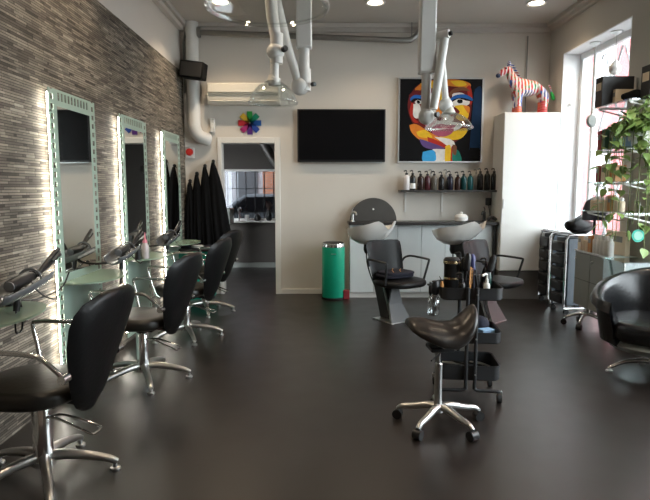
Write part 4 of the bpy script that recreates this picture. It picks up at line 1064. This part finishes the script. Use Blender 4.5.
# ------------------------------------------------------------------ grey display cabinet on a star base, glass shelves above
t = thing('display_cabinet', 'grey two door cabinet on a chrome wheeled star base', 'cabinet', (2.90, 5.56, 0))
MB().b2(-.12, .13, -.34, .33, .20, .775).build('carcass', M['cabgrey'], t, bevel=.003)
MB().b2(-.14, .14, -.36, .34, .775, .795).build('top', M['frontpanel'], t, bevel=.003)
for k in range(2):
    d = MB().b2(-.135, -.12, -.335+k*.335, -.005+k*.33, .205, .77).build('door', M['cabgrey'], t, bevel=.003)
    MB().sphere((-.14, -.05 if k == 0 else .30, .70), .012).build('knob', M['alu'], d)
MB().b2(-.137, -.134, -.33, .325, .485, .49).build('door_groove', M['blackmetal'], t)
star_base(t, .22, hubz=.13, tip=.055, r=.014, a0=R(10), casters=True, mat=M['chrome'], off=(-.09, .1))
MB().cyl((-.09, .1, .11), (-.09, .1, .20), .03).build('column', M['chrome'], t)
t = thing('glass_display_case', 'low glass display case beside the grey cabinet, behind the armchair', 'display case', (2.86, 5.02, 0))
MB().b2(-.15, .16, -.20, .17, .18, .30).build('base', M['cabgrey'], t, bevel=.003)
for sx in (-.13, .14):
    for sy in (-.18, .15): MB().cyl((sx, sy, 0), (sx, sy, .18), .012, n=10).build('leg', M['chrome'], t)
MB().b2(-.15, .16, -.20, -.195, .30, .78).b2(-.15, -.145, -.195, .17, .30, .78).build('glass_side', M['shelfclear'], t)
MB().b2(-.16, .17, -.21, .175, .78, .79).build('glass_top', M['shelfclear'], t)
MB().tube([(-.15, -.2, .30), (-.15, -.2, .78)], .006, 6).build('edge_rod', M['chrome'], t)

SX0, SX1 = 2.64, 3.03
shz = {}
for nm, (z, y0, y1) in dict(a=(2.205, 4.78, 5.42), b=(1.80, 4.78, 5.42), c=(1.50, 4.78, 5.44), d=(1.225, 4.78, 5.54)).items():
    lab_ = dict(a='topmost glass wall shelf carrying the black cartons', b='second glass wall shelf, with dark red and green cartons', c='third glass wall shelf behind the trailing plant', d='lowest glass wall shelf, with a row of beige bottles')[nm]
    t = thing('glass_shelf', lab_, 'shelf', (SX1, (y0+y1)/2, z), 0, 'glass wall shelves')
    hy = (y1-y0)/2
    MB().b2(SX0-SX1, .015, -hy, hy, -.006, .006).build('glass_plate', M['shelfclear'], t, smooth=False)
    for yy in (-hy+.02, hy-.10):
        MB().tube([(.0, yy, -.012), (SX0-SX1+.01, yy, -.012), (SX0-SX1+.02, yy, -.022), (.0, yy, -.11)], .007, 6).build('bracket', M['white'], t)
    shz[nm] = z+.007
q = MB()
for y in (4.88, 5.4): q.b2(SX1-.0, XR, y-.012, y+.012, .85, 2.5)
o = q.build('shelf_rail', M['alu']); tag(o, 'pair of slim metal wall rails carrying the glass shelves', 'rail')
def carton(name, c, d, mat, label, rz=0, group='cartons on the glass shelves'):
    t = thing(name, label, 'box', c, rz, group)
    MB().b2(-d[0]/2, d[0]/2, -d[1]/2, d[1]/2, 0, d[2]).build('box', mat, t, bevel=.003)
    MB().b2(-d[0]/2-.0015, -d[0]/2, -d[1]*.35, d[1]*.35, d[2]*.55, d[2]*.8).build('sticker', M['cabgrey'] if mat != M['dkbox'] else M['beige'], t)
carton('product_carton', (2.80, 5.34, shz['a']), (.30, .13, .28), M['dkbox'], 'large black carton at the far end of the top glass shelf')
carton('product_carton', (2.93, 4.92, shz['a']), (.16, .14, .30), M['dkbox'], 'tall black carton at the near end of the top glass shelf')
carton('product_carton', (2.83, 5.235, shz['a']), (.17, .05, .15), M['beige'], 'small tan carton between the two black ones on the top shelf')
q = MB(); rings = []
for k in range(9):
    f = k/8; x = -.13+.24*f; rr_ = .055*math.sin(PI*(.1+.8*f))+.006
    rings.append([Vector((x, rr_*math.cos(a)*(1+.15*math.sin(3*a+k)), .062+rr_*math.sin(a)*(1+.1*math.sin(2*a+k)))) for a in [2*PI*j/18 for j in range(18)]])
o = q.loft(rings).build('pouch', M['dullblack'], loc=(2.88, 5.10, shz['a']), ang=70); tag(o, 'crumpled black pouch in front of the tan carton on the top shelf', 'pouch')
carton('product_carton', (2.75, 5.38, shz['b']), (.10, .07, .19), M['darkred'], 'dark red carton at the far end of the second shelf')
carton('product_carton', (2.75, 5.30, shz['b']), (.10, .07, .20), M['dkgreen'], 'dark green carton next to the dark red one on the second shelf')
carton('product_carton', (2.76, 5.20, shz['b']), (.08, .07, .20), M['dkgreen'], 'second dark green carton on the second shelf')
carton('product_carton', (2.74, 4.93, shz['b']), (.05, .14, .24), M['blue'], 'pale blue carton at the near end of the second shelf')
carton('product_carton', (2.75, 5.38, shz['c']), (.10, .07, .16), M['darkred'], 'dark red carton at the far end of the third shelf')
carton('product_carton', (2.75, 5.26, shz['c']), (.10, .10, .17), M['beige'], 'tan carton on the third shelf behind the plant leaves')
carton('product_carton', (2.75, 5.10, shz['c']), (.10, .10, .15), M['orange'], 'orange brown carton on the third shelf')
bb = ['farthest', 'second farthest', 'third', 'fourth', 'fifth', 'sixth', 'nearest']
def tube_bottle(x, y, z, h, r, col, label, group):
    t = thing('cosmetic_bottle', label, 'bottle', (x, y, z), 0, group)
    MB().lathe([(r*.9, 0), (r, .004), (r, h*.7), (r*.7, h*.76)], n=16).build('body', col, t)
    MB().lathe([(r*.6, h*.76), (r*.6, h*.98), (r*.5, h)], n=14).build('cap', M['white'], t)
for k in range(7):
    if k == 4:
        carton('product_carton', (2.73, 5.48-k*.085, shz['d']), (.05, .06, .15), M['orange'], 'bright orange carton among the beige bottles on the lowest shelf'); continue
    tube_bottle(2.73, 5.48-k*.085, shz['d'], .13+.01*(k % 2), .030, M['beige'], bb[k]+' beige bottle on the lowest glass shelf', 'beige bottles on the lowest shelf')
for k in range(9):
    y = 5.80-k*.072
    if k in (0, 3):
        carton('product_carton', (2.79, y, .796), (.06, .07, .15+.02*(k == 3)), M['beige'] if k == 0 else M['orange'], ('beige carton at the far end' if k == 0 else 'orange tan carton')+' of the row on the grey cabinet', 0, 'cartons on the cabinet'); continue
    tube_bottle(2.79, y, .796, .15 if k < 3 else .19, .030, M['beige'] if k < 3 else M['white'], ['', 'short beige bottle after the beige carton', 'short beige bottle before the orange carton', '', 'first tall white bottle after the orange carton', 'second tall white bottle after the orange carton', 'third tall white bottle after the orange carton', 'fourth tall white bottle after the orange carton', 'nearest tall white bottle'][k]+' on the grey cabinet', 'bottles on the cabinet')
carton('product_carton', (2.95, 5.40, .796), (.05, .36, .23), M['beige'], 'wide beige display box standing behind the bottles on the grey cabinet', 0, 'cartons on the cabinet')
t = thing('price_sign', 'round green sign hanging among the plant vines', 'sign', (2.74, 4.70, 1.04))
MB().cyl((0, -.004, 0), (0, .004, 0), .055, n=28).build('disc', M['teal'], t)
MB().cyl((0, -.007, 0), (0, -.004, 0), .038, n=28).build('inner_disc', pmat('pale_green', (.25, .5, .4), .5), t)
MB().cyl((0, 0, .05), (0, .0, .28), .0025, n=6).build('string', M['white'], t)

# ------------------------------------------------------------------ trailing pothos
t = thing('trailing_plant', 'green trailing plant with broad leaves hanging over the glass shelves', 'plant', (2.80, 4.88, 1.807))
MB().lathe([(.07, 0), (.08, .01), (.10, .15), (.105, .16), (.095, .16), (.085, .13), (.001, .13)]).build('pot', M['white'], t)
q = MB(); L_ = MB()
rnd = random.Random(11)
def leaf(mb, p, d, up, s):
    d = d.normalized(); side = d.cross(up).normalized(); nrm = side.cross(d).normalized()
    prof = [(0, 0), (.12, .30), (.35, .42), (.62, .33), (.85, .14), (1, 0)]
    vl, vr, vm = [], [], []
    for f, w_ in prof:
        base = p+d*s*f-nrm*s*.25*f*f
        vm.append(mb.bm.verts.new(base))
        if 0 < f < 1:
            vl.append(mb.bm.verts.new(base+side*w_*s+nrm*s*.08)); vr.append(mb.bm.verts.new(base-side*w_*s+nrm*s*.08))
    for i in range(len(vm)-1):
        a, b = vm[i], vm[i+1]
        for arr, flip in ((vl, 0), (vr, 1)):
            lo = arr[i-1] if i > 0 else None; hi = arr[i] if i < len(arr) else None
            vs = [v for v in (a, b, hi, lo) if v is not None]
            mb._f(vs if not flip else vs[::-1])
for k in range(30):
    a = rnd.uniform(-PI*1.15, PI*.25); ln = rnd.uniform(.25, 1.1); out = rnd.uniform(.10, .27)
    hx, hy_ = math.cos(a)*out-.03, math.sin(a)*out*1.1
    rise = rnd.uniform(.02, .30) if k % 3 == 0 else rnd.uniform(.0, .08)
    P = [Vector((0, 0, .14)), Vector((hx*.5, hy_*.5, .19+rise)), Vector((hx, hy_, .14+rise*.8)), Vector((hx*1.15, hy_*1.15, .14-ln*.45)), Vector((hx*1.1+rnd.uniform(-.05, .05), hy_*1.1, .14-ln))]
    if k % 3 == 0: P = P[:3]+[Vector((hx*1.3, hy_*1.3, .12+rise*.4))]
    C, _ = curve(P, 6)
    q.tube(C, .0035, 5)
    for i in range(3, len(C), 2):
        dr = Vector((rnd.uniform(-1, .6), rnd.uniform(-1, .6), rnd.uniform(-.9, .2)))
        leaf(L_, C[i], dr, Vector((rnd.uniform(-.3, .3), rnd.uniform(-.3, .3), 1)), rnd.uniform(.06, .11))
q.build('vines', M['stem'], t); L_.build('leaves', M['leaf'], t, ang=80)

# ------------------------------------------------------------------ tub armchair
t = thing('tub_armchair', 'black leather tub armchair at the right edge of the picture', 'armchair', (2.57, 4.12, 0), R(-48))
q = MB(); rings = []
n = 34
# shell swept from arm to arm around the back; opening towards local -Y
for k in range(n+1):
    f = k/n; a = R(-62+304*f)
    if True:
        s_ = math.sin(a); c_ = math.cos(a)
        top = .56+.25*max(0, (s_+.9)/1.9)
        ends = min(1, min(f, 1-f)*9+.25)
        rr0 = .40; lean = .05
        sec = [(rr0-.13, .28), (rr0-.10, .24), (rr0-.03, .27), (rr0+.00, .45), (rr0+lean*.6, .6), (rr0+lean+.005, top-.05), (rr0+lean-.015, top-.01), (rr0+lean-.05, top), (rr0+lean-.085, top-.015), (rr0+lean-.10, top-.06), (rr0-.085, .48), (rr0-.10, .36)]
        e = 1-(1-ends)*.5
        cen = (rr0-.03, .45)
        rings.append([Vector(((cen[0]+(r-cen[0])*e)*c_, (cen[0]+(r-cen[0])*e)*s_, cen[1]+(z-cen[1])*(.9+.1*e))) for r, z in sec])
q.loft(rings).build('shell', M['glossleather'], t, ang=60)
MB().cushion((0, -.02), .315, .335, .30, .45, e=2.3, dome=.02, rr=.04).build('seat_cushion', M['glossleather'], t)
MB().lathe([(.02, .17), (.20, .19), (.30, .225), (.335, .262), (.30, .30)], n=36).build('underside_pan', M['cabgrey'], t)
MB().cyl((0, 0, .1), (0, 0, .2), .03).build('column', M['chrome'], t)
star_base(t, .30, n=4, hubz=.11, tip=.02, r=.014, mat=M['chrome'], a0=R(30))

# ------------------------------------------------------------------ light
wd = bpy.data.worlds.new('World'); S.world = wd; wd.use_nodes = True
N = wd.node_tree.nodes; L = wd.node_tree.links
bg = N['Background']
bg.inputs['Color'].default_value = (.88, .94, 1.0, 1); bg.inputs['Strength'].default_value = 11.5
def portal(loc, rot, sx, sy):
    l = bpy.data.lights.new('portal', 'AREA'); l.shape = 'RECTANGLE'; l.size = sx; l.size_y = sy; l.cycles.is_portal = True
    o = bpy.data.objects.new('portal', l); COL.objects.link(o); o.location = loc; o.rotation_euler = rot
portal((XR+.33, (W1[0]+W1[1])/2, W1[2]/2), (0, R(90), 0), W1[2], W1[1]-W1[0])
portal((XR+.33, (W2[0]+W2[1])/2, 1.8), (0, R(90), 0), 2.6, W2[1]-W2[0])
portal((-1.2, YR+.22, 1.33), (R(-90), 0, 0), 1.16, .94)

# ------------------------------------------------------------------ camera
cam = bpy.data.cameras.new('Camera'); cam.sensor_width = 36; cam.lens = 550/650*36; cam.clip_start = .05; cam.clip_end = 200
co = bpy.data.objects.new('Camera', cam); COL.objects.link(co)
co.location = (0, 0, 1.44); co.rotation_euler = (R(90)-math.atan(61/550), 0, -math.atan(5/550))
S.camera = co
vs = S.view_settings; vs.view_transform = 'Standard'; vs.look = 'None'; vs.gamma = 1; vs.use_curve_mapping = False; vs.exposure = .14
